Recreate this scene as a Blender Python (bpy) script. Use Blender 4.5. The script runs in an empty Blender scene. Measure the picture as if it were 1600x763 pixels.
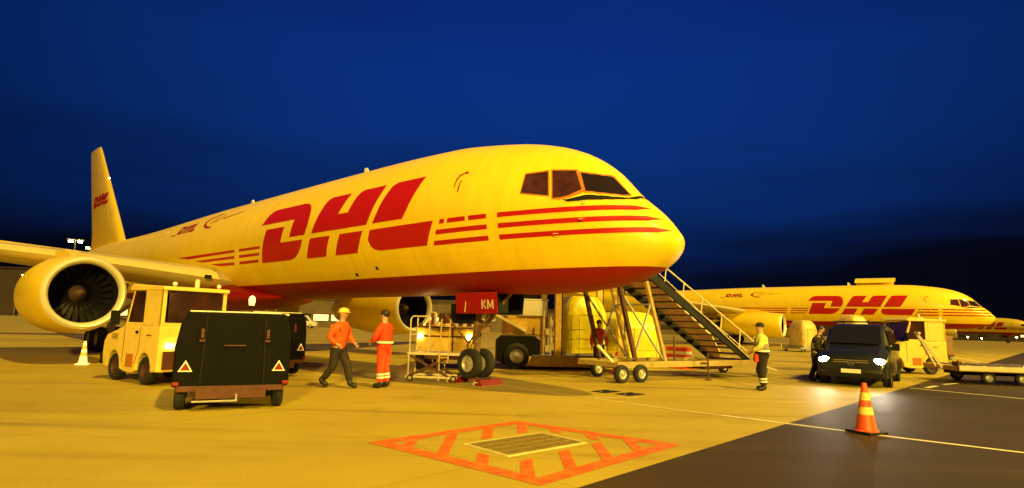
import bpy, bmesh, math, random
from mathutils import Vector, Matrix
from mathutils.geometry import tessellate_polygon
random.seed(7)
R = math.radians
PI = math.pi
scn = bpy.context.scene
col = scn.collection

# ------------------------------------------------------------------ camera
cam_d = bpy.data.cameras.new('camera')
cam = bpy.data.objects.new('camera', cam_d)
col.objects.link(cam)
PITCH, ROLL = 0.1341, 0.027
Fv = Vector((0, math.cos(PITCH), math.sin(PITCH)))
Rv = Vector((1, 0, 0))
Uv = Vector((0, -math.sin(PITCH), math.cos(PITCH)))
R2 = Rv * math.cos(ROLL) + Uv * math.sin(ROLL)
U2 = -Rv * math.sin(ROLL) + Uv * math.cos(ROLL)
cam.matrix_world = Matrix(((R2.x, U2.x, -Fv.x, 0), (R2.y, U2.y, -Fv.y, 0), (R2.z, U2.z, -Fv.z, 1.609), (0, 0, 0, 1)))
cam_d.sensor_width = 36
cam_d.lens = 36 * 920.79 / 1600
cam_d.clip_start = 0.1
cam_d.clip_end = 5000
scn.camera = cam

# ------------------------------------------------------------------ exposure
scn.view_settings.view_transform = 'Standard'
scn.view_settings.look = 'None'
scn.view_settings.exposure = 0
scn.view_settings.gamma = 1
scn.render.engine = 'CYCLES'
scn.cycles.use_denoising = True
scn.cycles.max_bounces = 6
scn.cycles.sample_clamp_indirect = 6

# ------------------------------------------------------------------ world: deep dusk sky
world = bpy.data.worlds.new('World')
scn.world = world
world.use_nodes = True
nt = world.node_tree
nt.nodes.clear()
N = nt.nodes.new
L = nt.links.new
out = N('ShaderNodeOutputWorld'); bg = N('ShaderNodeBackground'); L(bg.outputs[0], out.inputs[0])
tc = N('ShaderNodeTexCoord'); sep = N('ShaderNodeSeparateXYZ'); L(tc.outputs['Generated'], sep.inputs[0])
asn = N('ShaderNodeMath'); asn.operation = 'ARCSINE'; L(sep.outputs[2], asn.inputs[0])
dv = N('ShaderNodeMath'); dv.operation = 'DIVIDE'; L(asn.outputs[0], dv.inputs[0]); dv.inputs[1].default_value = PI / 2
# uneven band: the twilight glow stands higher to the left, cloud bank to the right
nz = N('ShaderNodeTexNoise'); mp = N('ShaderNodeMapping'); mp.inputs['Scale'].default_value = (1.2, 1.2, 7)
L(tc.outputs['Generated'], mp.inputs[0]); L(mp.outputs[0], nz.inputs[0]); nz.inputs['Scale'].default_value = 2.0; nz.inputs['Detail'].default_value = 5
ad = N('ShaderNodeMath'); ad.operation = 'MULTIPLY_ADD'; L(nz.outputs[0], ad.inputs[0]); ad.inputs[1].default_value = 0.16; L(dv.outputs[0], ad.inputs[2])
sb = N('ShaderNodeMath'); sb.operation = 'SUBTRACT'; L(ad.outputs[0], sb.inputs[0]); sb.inputs[1].default_value = 0.075
ramp = N('ShaderNodeValToRGB'); L(sb.outputs[0], ramp.inputs[0])
els = ramp.color_ramp.elements
stops = [(0.0, (0.0022, 0.0028, 0.0052)), (0.05, (0.0014, 0.0028, 0.010)), (0.085, (0.0020, 0.0090, 0.050)), (0.135, (0.0024, 0.0195, 0.120)), (0.19, (0.0026, 0.0265, 0.170)),
         (0.26, (0.0026, 0.0270, 0.185)), (0.34, (0.0022, 0.0205, 0.160)), (0.55, (0.0020, 0.0160, 0.120)), (1.0, (0.0015, 0.010, 0.07))]
els[0].position, els[0].color = stops[0][0], (*stops[0][1], 1)
els[1].position, els[1].color = stops[-1][0], (*stops[-1][1], 1)
for p, c in stops[1:-1]:
    e = els.new(p); e.color = (*c, 1)
# brighter in the middle of the view, falling off to both sides
vd = N('ShaderNodeVectorMath'); vd.operation = 'DOT_PRODUCT'; L(tc.outputs['Generated'], vd.inputs[0]); vd.inputs[1].default_value = Vector((0.05, 0.93, 0.36)).normalized()
mr = N('ShaderNodeMapRange'); L(vd.outputs['Value'], mr.inputs[0])
mr.inputs[1].default_value = 0.70; mr.inputs[2].default_value = 1.0; mr.inputs[3].default_value = 0.50; mr.inputs[4].default_value = 1.12
mx = N('ShaderNodeVectorMath'); mx.operation = 'SCALE'; L(ramp.outputs[0], mx.inputs[0]); L(mr.outputs[0], mx.inputs['Scale'])
L(mx.outputs[0], bg.inputs[0]); bg.inputs[1].default_value = 1.0

# ------------------------------------------------------------------ lights
WARM = (1.0, 0.69, 0.10)
sun_d = bpy.data.lights.new('sun', 'SUN'); sun_d.energy = 3.7; sun_d.angle = R(1.2); sun_d.color = WARM
sun = bpy.data.objects.new('sun', sun_d); col.objects.link(sun)
sun.rotation_euler = Vector((0.42, -0.42, 0.80)).to_track_quat('Z', 'Y').to_euler()

# ------------------------------------------------------------------ helpers
def MAT(name, c, rough=0.5, metal=0.0, spec=0.5, var=0.0, vscale=3.0, bump=0.0, bscale=20.0, emit=None, estr=0.0, coat=0.0, c2=None):
    m = bpy.data.materials.new(name); m.use_nodes = True
    t = m.node_tree; b = t.nodes['Principled BSDF']
    b.inputs['Base Color'].default_value = (*c, 1); b.inputs['Roughness'].default_value = rough
    b.inputs['Metallic'].default_value = metal; b.inputs['Specular IOR Level'].default_value = spec
    b.inputs['Coat Weight'].default_value = coat
    if emit:
        b.inputs['Emission Color'].default_value = (*emit, 1); b.inputs['Emission Strength'].default_value = estr
    tcn = t.nodes.new('ShaderNodeTexCoord')
    if var > 0:
        n = t.nodes.new('ShaderNodeTexNoise'); n.inputs['Scale'].default_value = vscale; n.inputs['Detail'].default_value = 6
        n.inputs['Roughness'].default_value = 0.65
        t.links.new(tcn.outputs['Object'], n.inputs[0])
        r = t.nodes.new('ShaderNodeValToRGB'); r.color_ramp.elements[0].position = 0.32; r.color_ramp.elements[1].position = 0.68
        d = c2 if c2 else tuple(x * (1 - var) for x in c)
        r.color_ramp.elements[0].color = (*d, 1); r.color_ramp.elements[1].color = (*c, 1)
        t.links.new(n.outputs[0], r.inputs[0]); t.links.new(r.outputs[0], b.inputs['Base Color'])
        q = t.nodes.new('ShaderNodeMapRange'); q.inputs[3].default_value = min(1, rough + 0.15); q.inputs[4].default_value = max(0.03, rough - 0.08)
        t.links.new(n.outputs[0], q.inputs[0]); t.links.new(q.outputs[0], b.inputs['Roughness'])
    if bump > 0:
        n2 = t.nodes.new('ShaderNodeTexNoise'); n2.inputs['Scale'].default_value = bscale; n2.inputs['Detail'].default_value = 4
        t.links.new(tcn.outputs['Object'], n2.inputs[0])
        bp = t.nodes.new('ShaderNodeBump'); bp.inputs['Strength'].default_value = bump; bp.inputs['Distance'].default_value = 0.02
        t.links.new(n2.outputs[0], bp.inputs['Height']); t.links.new(bp.outputs[0], b.inputs['Normal'])
    return m

M = {}
M['yellow'] = MAT('aircraft yellow paint', (0.92, 0.66, 0.012), 0.38, var=0.10, vscale=0.9, coat=0.2)
def seams(m):
    t = m.node_tree; n = t.nodes.new; l = t.links.new; b = t.nodes['Principled BSDF']; src = b.inputs['Base Color'].links[0].from_socket
    tcn = n('ShaderNodeTexCoord'); sp = n('ShaderNodeSeparateXYZ'); l(tcn.outputs['Object'], sp.inputs[0])
    a = n('ShaderNodeMath'); a.operation = 'PINGPONG'; l(sp.outputs[0], a.inputs[0]); a.inputs[1].default_value = 0.85
    c = n('ShaderNodeMath'); c.operation = 'LESS_THAN'; l(a.outputs[0], c.inputs[0]); c.inputs[1].default_value = 0.009
    for zz in (3.16, 5.62):
        d1 = n('ShaderNodeMath'); d1.operation = 'SUBTRACT'; l(sp.outputs[2], d1.inputs[0]); d1.inputs[1].default_value = zz
        d2 = n('ShaderNodeMath'); d2.operation = 'ABSOLUTE'; l(d1.outputs[0], d2.inputs[0])
        d3 = n('ShaderNodeMath'); d3.operation = 'LESS_THAN'; l(d2.outputs[0], d3.inputs[0]); d3.inputs[1].default_value = 0.007
        d4 = n('ShaderNodeMath'); d4.operation = 'MAXIMUM'; l(c.outputs[0], d4.inputs[0]); l(d3.outputs[0], d4.inputs[1]); c = d4
    mp = n('ShaderNodeMapping'); mp.inputs['Scale'].default_value = (2.2, 0.25, 0.25); l(tcn.outputs['Object'], mp.inputs[0])
    no = n('ShaderNodeTexNoise'); no.inputs['Scale'].default_value = 2.2; no.inputs['Detail'].default_value = 6; l(mp.outputs[0], no.inputs[0])
    q = n('ShaderNodeMapRange'); q.inputs[1].default_value = .40; q.inputs[2].default_value = .75; q.inputs[3].default_value = 1.0; q.inputs[4].default_value = .90; l(no.outputs[0], q.inputs[0])
    k = n('ShaderNodeMath'); k.operation = 'MULTIPLY_ADD'; l(c.outputs[0], k.inputs[0]); k.inputs[1].default_value = -0.13; l(q.outputs[0], k.inputs[2])
    v = n('ShaderNodeVectorMath'); v.operation = 'SCALE'; l(src, v.inputs[0]); l(k.outputs[0], v.inputs['Scale']); l(v.outputs[0], b.inputs['Base Color'])
seams(M['yellow'])
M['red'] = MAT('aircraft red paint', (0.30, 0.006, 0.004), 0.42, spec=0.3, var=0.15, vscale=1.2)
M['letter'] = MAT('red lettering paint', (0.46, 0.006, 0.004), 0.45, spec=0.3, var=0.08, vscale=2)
M['brownred'] = MAT('dark red thin lettering', (0.32, 0.03, 0.008), 0.5, var=0.1)
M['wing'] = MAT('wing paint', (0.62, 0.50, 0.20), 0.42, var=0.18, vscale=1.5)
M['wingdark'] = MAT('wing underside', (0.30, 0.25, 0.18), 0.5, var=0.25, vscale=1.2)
M['lip'] = MAT('bare metal inlet lip', (0.90, 0.84, 0.62), 0.30, metal=0.35, var=0.1)
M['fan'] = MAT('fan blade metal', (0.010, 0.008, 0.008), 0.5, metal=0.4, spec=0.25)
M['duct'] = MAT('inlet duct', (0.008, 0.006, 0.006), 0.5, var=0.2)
M['spinner'] = MAT('spinner', (0.09, 0.05, 0.045), 0.35)
M['gearbrown'] = MAT('grimy gear metal', (0.22, 0.12, 0.05), 0.5, var=0.45, vscale=9)
M['glass'] = MAT('cockpit glass', (0.018, 0.012, 0.010), 0.08, spec=0.8)
M['glasslit'] = MAT('cockpit side glass with interior glow painted in', (0.085, 0.026, 0.014), 0.10, spec=0.7, var=0.8, vscale=2.4, c2=(0.022, 0.008, 0.006))  # reddish and dark mottle in the glass stands in for the lit interior
M['frame'] = MAT('window frame', (0.46, 0.15, 0.02), 0.45)
M['stairmetal'] = MAT('worn stair frame paint', (0.46, 0.33, 0.10), 0.55, var=0.4, vscale=5)
M['black'] = MAT('matt black', (0.008, 0.007, 0.006), 0.6, spec=0.2, var=0.3)
M['tyre'] = MAT('rubber tyre', (0.016, 0.015, 0.014), 0.75, var=0.3, vscale=8, bump=0.2, bscale=60)
M['rim'] = MAT('wheel rim', (0.55, 0.52, 0.46), 0.4, metal=0.4, var=0.35, vscale=10)
M['steel'] = MAT('galvanised steel', (0.45, 0.43, 0.38), 0.45, metal=0.5, var=0.3, vscale=7)
M['strut'] = MAT('landing gear strut', (0.62, 0.56, 0.42), 0.4, var=0.3, vscale=9)
M['tugyel'] = MAT('tug yellow paint', (0.88, 0.64, 0.13), 0.42, var=0.18, vscale=4, coat=0.15)
M['eqyel'] = MAT('worn equipment yellow', (0.78, 0.50, 0.06), 0.55, var=0.35, vscale=6)
M['cream'] = MAT('cream metal', (0.78, 0.66, 0.42), 0.45, var=0.25, vscale=5)
M['rust'] = MAT('dark reddish metal', (0.10, 0.026, 0.012), 0.6, var=0.4, vscale=6)
M['boxbrown'] = MAT('brown box panels', (0.20, 0.10, 0.03), 0.6, var=0.35)
M['brownpanel'] = MAT('dark brown sheet metal', (0.10, 0.038, 0.010), 0.65, spec=0.15, var=0.3)
M['darkcover'] = MAT('dark vinyl cover', (0.0045, 0.004, 0.003), 0.7, spec=0.12, var=0.35, vscale=2.2, bump=0.35, bscale=3)
M['white'] = MAT('white reflective', (0.85, 0.82, 0.74), 0.4, var=0.12)
M['trired'] = MAT('red reflector', (0.22, 0.008, 0.006), 0.4)
M['cabglass'] = MAT('cab glass', (0.070, 0.022, 0.012), 0.08, spec=0.9, var=0.7, vscale=1.3, c2=(0.016, 0.008, 0.006))
M['vanpaint'] = MAT('black van paint', (0.010, 0.011, 0.011), 0.34, coat=0.25, spec=0.35)
M['vanglass'] = MAT('van glass', (0.012, 0.012, 0.014), 0.05, spec=0.9)
M['chrome'] = MAT('chrome', (0.7, 0.7, 0.7), 0.15, metal=1.0)
M['lampwhite'] = MAT('lit headlamp', (1, 1, 1), 0.3, emit=(1.0, 0.95, 0.80), estr=110)
M['lampwarm'] = MAT('lit work lamp', (1, 0.8, 0.4), 0.3, emit=(1.0, 0.66, 0.20), estr=30)
M['beacon'] = MAT('lit amber beacon', (1, 0.5, 0.1), 0.3, emit=(1.0, 0.50, 0.12), estr=4)
M['flood'] = MAT('lit floodlight', (1, 1, 0.8), 0.3, emit=(1.0, 0.80, 0.34), estr=70)
M['litwin'] = MAT('lit window', (0.9, 0.8, 0.5), 0.4, emit=(1.0, 0.78, 0.36), estr=1.1, var=0.0)
M['bldg'] = MAT('building cladding', (0.22, 0.16, 0.09), 0.7, var=0.3, vscale=0.3)
M['bldgdark'] = MAT('dark building cladding', (0.09, 0.06, 0.045), 0.8, var=0.3, vscale=0.2)
M['glassdark'] = MAT('dark building glass', (0.05, 0.04, 0.03), 0.2)
M['orange'] = MAT('orange workwear', (0.85, 0.12, 0.012), 0.75, var=0.25, vscale=7, bump=1.0, bscale=9)
M['redor'] = MAT('red orange workwear', (0.85, 0.065, 0.010), 0.75, var=0.22, vscale=7, bump=1.0, bscale=9)
M['hiviz'] = MAT('yellow high visibility fabric', (0.78, 0.74, 0.16), 0.7, var=0.2, vscale=8, bump=1.0, bscale=9)
M['greycloth'] = MAT('grey cloth', (0.30, 0.26, 0.20), 0.8, var=0.3, vscale=8, bump=1.0, bscale=9)
M['darkcloth'] = MAT('dark cloth', (0.030, 0.020, 0.018), 0.85, var=0.3, vscale=8, bump=1.0, bscale=9)
M['skin'] = MAT('skin', (0.50, 0.29, 0.18), 0.55)
M['hair'] = MAT('dark hair', (0.02, 0.013, 0.01), 0.6)
M['hat'] = MAT('yellow hard hat', (0.85, 0.60, 0.10), 0.4)
M['boot'] = MAT('black boots', (0.015, 0.012, 0.012), 0.5)
M['conered'] = MAT('orange cone plastic', (0.85, 0.10, 0.012), 0.45, var=0.25, vscale=9)
M['coneyel'] = MAT('faded cone band', (0.88, 0.60, 0.14), 0.45, var=0.2, vscale=9)
M['conewhite'] = MAT('pale cone with added glow', (0.92, 0.88, 0.55), 0.35, emit=(1.0, 0.92, 0.5), estr=0.35)  # faint emission added to stand for light caught by the cone
M['cargo'] = MAT('cargo under yellow film', (0.97, 0.86, 0.02), 0.35, var=0.22, vscale=5, bump=0.8, bscale=7)
M['cargo2'] = MAT('cargo under pale film', (0.82, 0.55, 0.16), 0.4, var=0.45, vscale=4, bump=0.8, bscale=6)
M['net'] = MAT('cargo net webbing', (0.62, 0.46, 0.05), 0.8)

def MBnew(): return MB()
class MB:
    def __init__(s): s.v = []; s.f = []
    def add(s, vs, fs, mt=None):
        o = len(s.v)
        s.v += [tuple(mt @ Vector(v)) if mt else tuple(v) for v in vs]
        s.f += [tuple(o + i for i in f) for f in fs]
        return s
    def box(s, c, d, rot=None, taper=(1, 1)):
        x, y, z = d[0] / 2, d[1] / 2, d[2] / 2; tx, ty = taper
        vs = [(-x, -y, -z), (x, -y, -z), (x, y, -z), (-x, y, -z), (-x * tx, -y * ty, z), (x * tx, -y * ty, z), (x * tx, y * ty, z), (-x * tx, y * ty, z)]
        m = Matrix.Translation(c)
        if rot: m = m @ Matrix.Rotation(rot[2], 4, 'Z') @ Matrix.Rotation(rot[1], 4, 'Y') @ Matrix.Rotation(rot[0], 4, 'X')
        return s.add(vs, [(3, 2, 1, 0), (4, 5, 6, 7), (0, 1, 5, 4), (1, 2, 6, 5), (2, 3, 7, 6), (3, 0, 4, 7)], m)
    def tube(s, p0, p1, r, r2=None, n=10, caps=True):
        p0, p1 = Vector(p0), Vector(p1); d = p1 - p0
        if d.length < 1e-6: return s
        q = d.to_track_quat('Z', 'Y').to_matrix().to_4x4(); m = Matrix.Translation(p0) @ q; r2 = r if r2 is None else r2
        vs = [(r * math.cos(2 * PI * i / n), r * math.sin(2 * PI * i / n), 0) for i in range(n)] + [(r2 * math.cos(2 * PI * i / n), r2 * math.sin(2 * PI * i / n), d.length) for i in range(n)]
        fs = [(i, (i + 1) % n, n + (i + 1) % n, n + i) for i in range(n)]
        if caps: fs += [tuple(range(n - 1, -1, -1)), tuple(range(n, 2 * n))]
        return s.add(vs, fs, m)
    def path(s, pts, r, n=8):
        for a, b in zip(pts, pts[1:]): s.tube(a, b, r, n=n)
        return s
    def beam(s, p0, p1, w, h):
        p0, p1 = Vector(p0), Vector(p1); d = p1 - p0; x = d.normalized()
        up = Vector((0, 0, 1)) if abs(x.z) < 0.95 else Vector((1, 0, 0))
        y = up.cross(x).normalized(); z = x.cross(y)
        vs = [p + y * (a * w / 2) + z * (b * h / 2) for p in (p0, p1) for a, b in ((-1, -1), (1, -1), (1, 1), (-1, 1))]
        return s.add(vs, [(3, 2, 1, 0), (4, 5, 6, 7), (0, 1, 5, 4), (1, 2, 6, 5), (2, 3, 7, 6), (3, 0, 4, 7)])
    def lathe(s, prof, n=32, axis='Z', c=(0, 0, 0), closed=False):
        vs = []; k = len(prof)
        for i in range(n):
            a = 2 * PI * i / n
            for (h, r) in prof:
                ca, sa = r * math.cos(a), r * math.sin(a)
                p = {'Z': (ca, sa, h), 'X': (h, ca, sa), 'Y': (ca, h, sa)}[axis]
                vs.append((p[0] + c[0], p[1] + c[1], p[2] + c[2]))
        fs = []
        for i in range(n):
            j = (i + 1) % n
            for q in range(k - 1): fs.append((i * k + q, j * k + q, j * k + q + 1, i * k + q + 1))
            if closed: fs.append((i * k + k - 1, j * k + k - 1, j * k, i * k))
        return s.add(vs, fs)
    def prism(s, poly, a, b, axis='Y'):
        n = len(poly)
        def P(p, h): return {'Y': (p[0], h, p[1]), 'X': (h, p[0], p[1]), 'Z': (p[0], p[1], h)}[axis]
        vs = [P(p, a) for p in poly] + [P(p, b) for p in poly]
        fs = [tuple(range(n)), tuple(range(2 * n - 1, n - 1, -1))] + [(i, n + i, n + (i + 1) % n, (i + 1) % n) for i in range(n)]
        return s.add(vs, fs)
    def sphere(s, c, r, n=14, sc=(1, 1, 1)):
        pr = [(-math.cos(PI * i / n) * r, max(1e-4, math.sin(PI * i / n) * r)) for i in range(n + 1)]
        o = len(s.v); s.lathe(pr, n * 2)
        for i in range(o, len(s.v)):
            v = s.v[i]; s.v[i] = (v[0] * sc[0] + c[0], v[1] * sc[1] + c[1], v[2] * sc[2] + c[2])
        return s
    def loft(s, rings, caps=True):
        k = len(rings[0]); vs = [p for r in rings for p in r]; fs = []
        for i in range(len(rings) - 1):
            for j in range(k): fs.append((i * k + j, i * k + (j + 1) % k, (i + 1) * k + (j + 1) % k, (i + 1) * k + j))
        if caps: fs += [tuple(range(k - 1, -1, -1)), tuple((len(rings) - 1) * k + j for j in range(k))]
        return s.add(vs, fs)
    def build(s, name, mat, parent=None, bevel=0.0, smooth=False, loc=None):
        me = bpy.data.meshes.new(name); me.from_pydata(s.v, [], s.f); me.validate()
        bm = bmesh.new(); bm.from_mesh(me); bmesh.ops.recalc_face_normals(bm, faces=bm.faces); bm.to_mesh(me); bm.free()
        me.materials.append(M[mat] if isinstance(mat, str) else mat)
        o = bpy.data.objects.new(name, me); col.objects.link(o)
        if parent: o.parent = parent
        if loc: o.location = loc
        if bevel > 0:
            bv = o.modifiers.new('bevel', 'BEVEL'); bv.width = bevel; bv.segments = 2; bv.limit_method = 'ANGLE'; bv.angle_limit = R(35)
        if smooth: smooth_me(me)
        return o
def smooth_me(me, ang=40):
    me.polygons.foreach_set('use_smooth', [True] * len(me.polygons))
    bm = bmesh.new(); bm.from_mesh(me)
    for e in bm.edges:
        e.smooth = not (len(e.link_faces) == 2 and e.calc_face_angle(0) > R(ang))
    bm.to_mesh(me); bm.free()
def tag(o, label=None, cat=None, group=None, kind=None):
    if label: o['label'] = label
    if cat: o['category'] = cat
    if group: o['group'] = group
    if kind: o['kind'] = kind
    return o
def thing(name, label, cat, loc=(0, 0, 0), rz=0.0, group=None):
    o = bpy.data.objects.new(name, None); col.objects.link(o); o.location = loc; o.rotation_euler = (0, 0, rz)
    o.empty_display_size = 0.2
    return tag(o, label, cat, group)
def dup(root, loc, rz, label=None, group=None, skip=()):
    r = root.copy(); col.objects.link(r); r.location = loc; r.rotation_euler = (root.rotation_euler[0], root.rotation_euler[1], rz)
    if label: r['label'] = label
    if group: r['group'] = group
    for ch in list(root.children):
        c = ch.copy(); col.objects.link(c); c.parent = r
        for g in ch.children:
            d = g.copy(); col.objects.link(d); d.parent = c
    return r

# ------------------------------------------------------------------ ground
def ground_mat(name, base, dark, stain, rough, joints=True, spec=0.4):
    m = bpy.data.materials.new(name); m.use_nodes = True; t = m.node_tree; b = t.nodes['Principled BSDF']
    n = t.nodes.new; l = t.links.new
    tcn = n('ShaderNodeTexCoord')
    n1 = n('ShaderNodeTexNoise'); n1.inputs['Scale'].default_value = 0.22; n1.inputs['Detail'].default_value = 8; n1.inputs['Roughness'].default_value = 0.6; l(tcn.outputs['Object'], n1.inputs[0])
    r1 = n('ShaderNodeValToRGB'); r1.color_ramp.elements[0].position = 0.30; r1.color_ramp.elements[1].position = 0.66
    r1.color_ramp.elements[0].color = (*dark, 1); r1.color_ramp.elements[1].color = (*base, 1); l(n1.outputs[0], r1.inputs[0])
    # streaky tyre and oil marks along the taxi direction
    mp = n('ShaderNodeMapping'); mp.inputs['Rotation'].default_value = (0, 0, R(40)); mp.inputs['Scale'].default_value = (0.15, 2.2, 1); l(tcn.outputs['Object'], mp.inputs[0])
    n2 = n('ShaderNodeTexNoise'); n2.inputs['Scale'].default_value = 0.8; n2.inputs['Detail'].default_value = 7; l(mp.outputs[0], n2.inputs[0])
    r2 = n('ShaderNodeValToRGB'); r2.color_ramp.elements[0].position = 0.52; r2.color_ramp.elements[1].position = 0.72
    r2.color_ramp.elements[0].color = (0, 0, 0, 1); r2.color_ramp.elements[1].color = (0.55, 0.55, 0.55, 1); l(n2.outputs[0], r2.inputs[0])
    m1 = n('ShaderNodeMix'); m1.data_type = 'RGBA'; l(r2.outputs[0], m1.inputs[0]); l(r1.outputs[0], m1.inputs[6]); m1.inputs[7].default_value = (*stain, 1)
    # fine grain
    n3 = n('ShaderNodeTexNoise'); n3.inputs['Scale'].default_value = 38; n3.inputs['Detail'].default_value = 3; l(tcn.outputs['Object'], n3.inputs[0])
    q3 = n('ShaderNodeMapRange'); q3.inputs[3].default_value = 0.72; q3.inputs[4].default_value = 1.28; l(n3.outputs[0], q3.inputs[0])
    v3 = n('ShaderNodeVectorMath'); v3.operation = 'SCALE'; l(m1.outputs[2], v3.inputs[0]); l(q3.outputs[0], v3.inputs['Scale'])
    last = v3.outputs[0]
    n5 = n('ShaderNodeTexNoise'); n5.inputs['Scale'].default_value = 0.75; n5.inputs['Detail'].default_value = 3; n5.inputs['Distortion'].default_value = 0.6; l(tcn.outputs['Object'], n5.inputs[0])
    r5 = n('ShaderNodeMapRange'); r5.inputs[1].default_value = 0.62; r5.inputs[2].default_value = 0.74; r5.inputs[3].default_value = 1.0; r5.inputs[4].default_value = 0.80; l(n5.outputs[0], r5.inputs[0])
    v5 = n('ShaderNodeVectorMath'); v5.operation = 'SCALE'; l(last, v5.inputs[0]); l(r5.outputs[0], v5.inputs['Scale']); last = v5.outputs[0]
    if joints:
        mj = n('ShaderNodeMapping'); mj.inputs['Rotation'].default_value = (0, 0, R(-47)); l(tcn.outputs['Object'], mj.inputs[0])
        br = n('ShaderNodeTexBrick'); br.offset = 0; br.inputs['Scale'].default_value = 1; br.inputs['Mortar Size'].default_value = 0.018
        br.inputs['Brick Width'].default_value = 5; br.inputs['Row Height'].default_value = 5; br.inputs['Bias'].default_value = 0
        br.inputs['Color1'].default_value = (1, 1, 1, 1); br.inputs['Color2'].default_value = (0.93, 0.93, 0.93, 1); br.inputs['Mortar'].default_value = (0.84, 0.82, 0.80, 1)
        l(mj.outputs[0], br.inputs[0])
        mm = n('ShaderNodeMix'); mm.data_type = 'RGBA'; mm.blend_type = 'MULTIPLY'; mm.inputs[0].default_value = 1; l(last, mm.inputs[6]); l(br.outputs[0], mm.inputs[7]); last = mm.outputs[2]
    l(last, b.inputs['Base Color'])
    q = n('ShaderNodeMapRange'); q.inputs[3].default_value = rough + 0.15; q.inputs[4].default_value = rough - 0.15; l(n1.outputs[0], q.inputs[0]); l(q.outputs[0], b.inputs['Roughness'])
    b.inputs['Specular IOR Level'].default_value = spec
    bp = n('ShaderNodeBump'); bp.inputs['Strength'].default_value = 0.35; bp.inputs['Distance'].default_value = 0.01; l(n3.outputs[0], bp.inputs['Height']); l(bp.outputs[0], b.inputs['Normal'])
    return m
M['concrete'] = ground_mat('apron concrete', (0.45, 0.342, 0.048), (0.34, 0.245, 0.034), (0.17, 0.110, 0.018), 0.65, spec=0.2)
M['asphalt'] = ground_mat('asphalt', (0.050, 0.029, 0.012), (0.028, 0.016, 0.007), (0.082, 0.050, 0.022), 0.62, joints=False, spec=0.3)
M['grass'] = ground_mat('far field', (0.035, 0.035, 0.018), (0.02, 0.02, 0.012), (0.03, 0.025, 0.015), 0.9, joints=False, spec=0.1)
def paint_mat(name, c, under, wear=0.5):
    m = bpy.data.materials.new(name); m.use_nodes = True; t = m.node_tree; b = t.nodes['Principled BSDF']; n = t.nodes.new; l = t.links.new
    tcn = n('ShaderNodeTexCoord'); a = n('ShaderNodeTexNoise'); a.inputs['Scale'].default_value = 5; a.inputs['Detail'].default_value = 8; a.inputs['Roughness'].default_value = 0.7; l(tcn.outputs['Object'], a.inputs[0])
    r = n('ShaderNodeValToRGB'); r.color_ramp.elements[0].position = wear - 0.18; r.color_ramp.elements[1].position = wear + 0.08
    r.color_ramp.elements[0].color = (*under, 1); r.color_ramp.elements[1].color = (*c, 1); l(a.outputs[0], r.inputs[0]); l(r.outputs[0], b.inputs['Base Color']); b.inputs['Roughness'].default_value = 0.6
    return m
M['hatchpaint'] = paint_mat('worn orange marking', (0.66, 0.085, 0.004), (0.50, 0.20, 0.022), 0.50)
M['gratemetal'] = MAT('worn grate metal', (0.34, 0.25, 0.06), 0.6, metal=0.2, var=0.35, vscale=6)
M['linepaint'] = paint_mat('worn white line', (0.78, 0.72, 0.55), (0.40, 0.32, 0.18), 0.42)
M['linefaint'] = paint_mat('faded line on concrete', (0.62, 0.53, 0.24), (0.45, 0.38, 0.15), 0.50)

def sheet(name, poly, z, mat, kind='structure'):
    s = MB(); s.add([(x, y, z) for x, y in poly], [tuple(range(len(poly)))])
    o = s.build(name, mat); tag(o, kind=kind); return o
sheet('ground', [(-1500, -300), (1500, -300), (1500, 2500), (-1500, 2500)], -0.012, 'grass')
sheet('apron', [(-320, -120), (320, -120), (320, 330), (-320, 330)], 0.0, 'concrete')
sheet('asphalt_taxiway', [(-5.0, -0.01), (0.72, 6.15), (6.02, 11.83), (12.85, 19.10), (14.29, 20.65), (64.6, 73.9), (90, 73.9), (90, -30), (-5, -30)], 0.004, 'asphalt')
def strip(name, pts, w, z, mat):
    s = MB()
    for a, b in zip(pts, pts[1:]):
        a, b = Vector((*a, z)), Vector((*b, z)); d = (b - a).normalized(); p = Vector((-d.y, d.x, 0)) * w / 2
        s.add([a - p, b - p, b + p, a + p], [(0, 1, 2, 3)])
    o = s.build(name, mat); tag(o, kind='structure'); return o
strip('painted_line', [(4.02, 11.42), (5.94, 9.64), (7.31, 8.51), (12, 4.2)], 0.11, 0.008, 'linepaint')
strip('painted_line', [(-0.6, 16.2), (2.78, 12.58), (4.00, 11.44)], 0.10, 0.004, 'linefaint')
strip('painted_line', [(12.1, 18.1), (13.66, 15.75), (18.5, 8.4)], 0.10, 0.008, 'linepaint')
strip('painted_line', [(12.75, 18.35), (13.6, 19.1)], 0.14, 0.008, 'linepaint')
strip('painted_line', [(14.3, 19.75), (15.2, 20.35)], 0.14, 0.008, 'linepaint')
strip('painted_line', [(3.0, 13.9), (1.9, 13.55)], 0.10, 0.004, 'linefaint')
strip('painted_line', [(30, 38), (33, 45)], 0.25, 0.008, 'linepaint')
strip('painted_line', [(-40, 60), (-12, 33), (30, 33.2), (60, 60)], 0.15, 0.004, 'linefaint')

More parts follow.
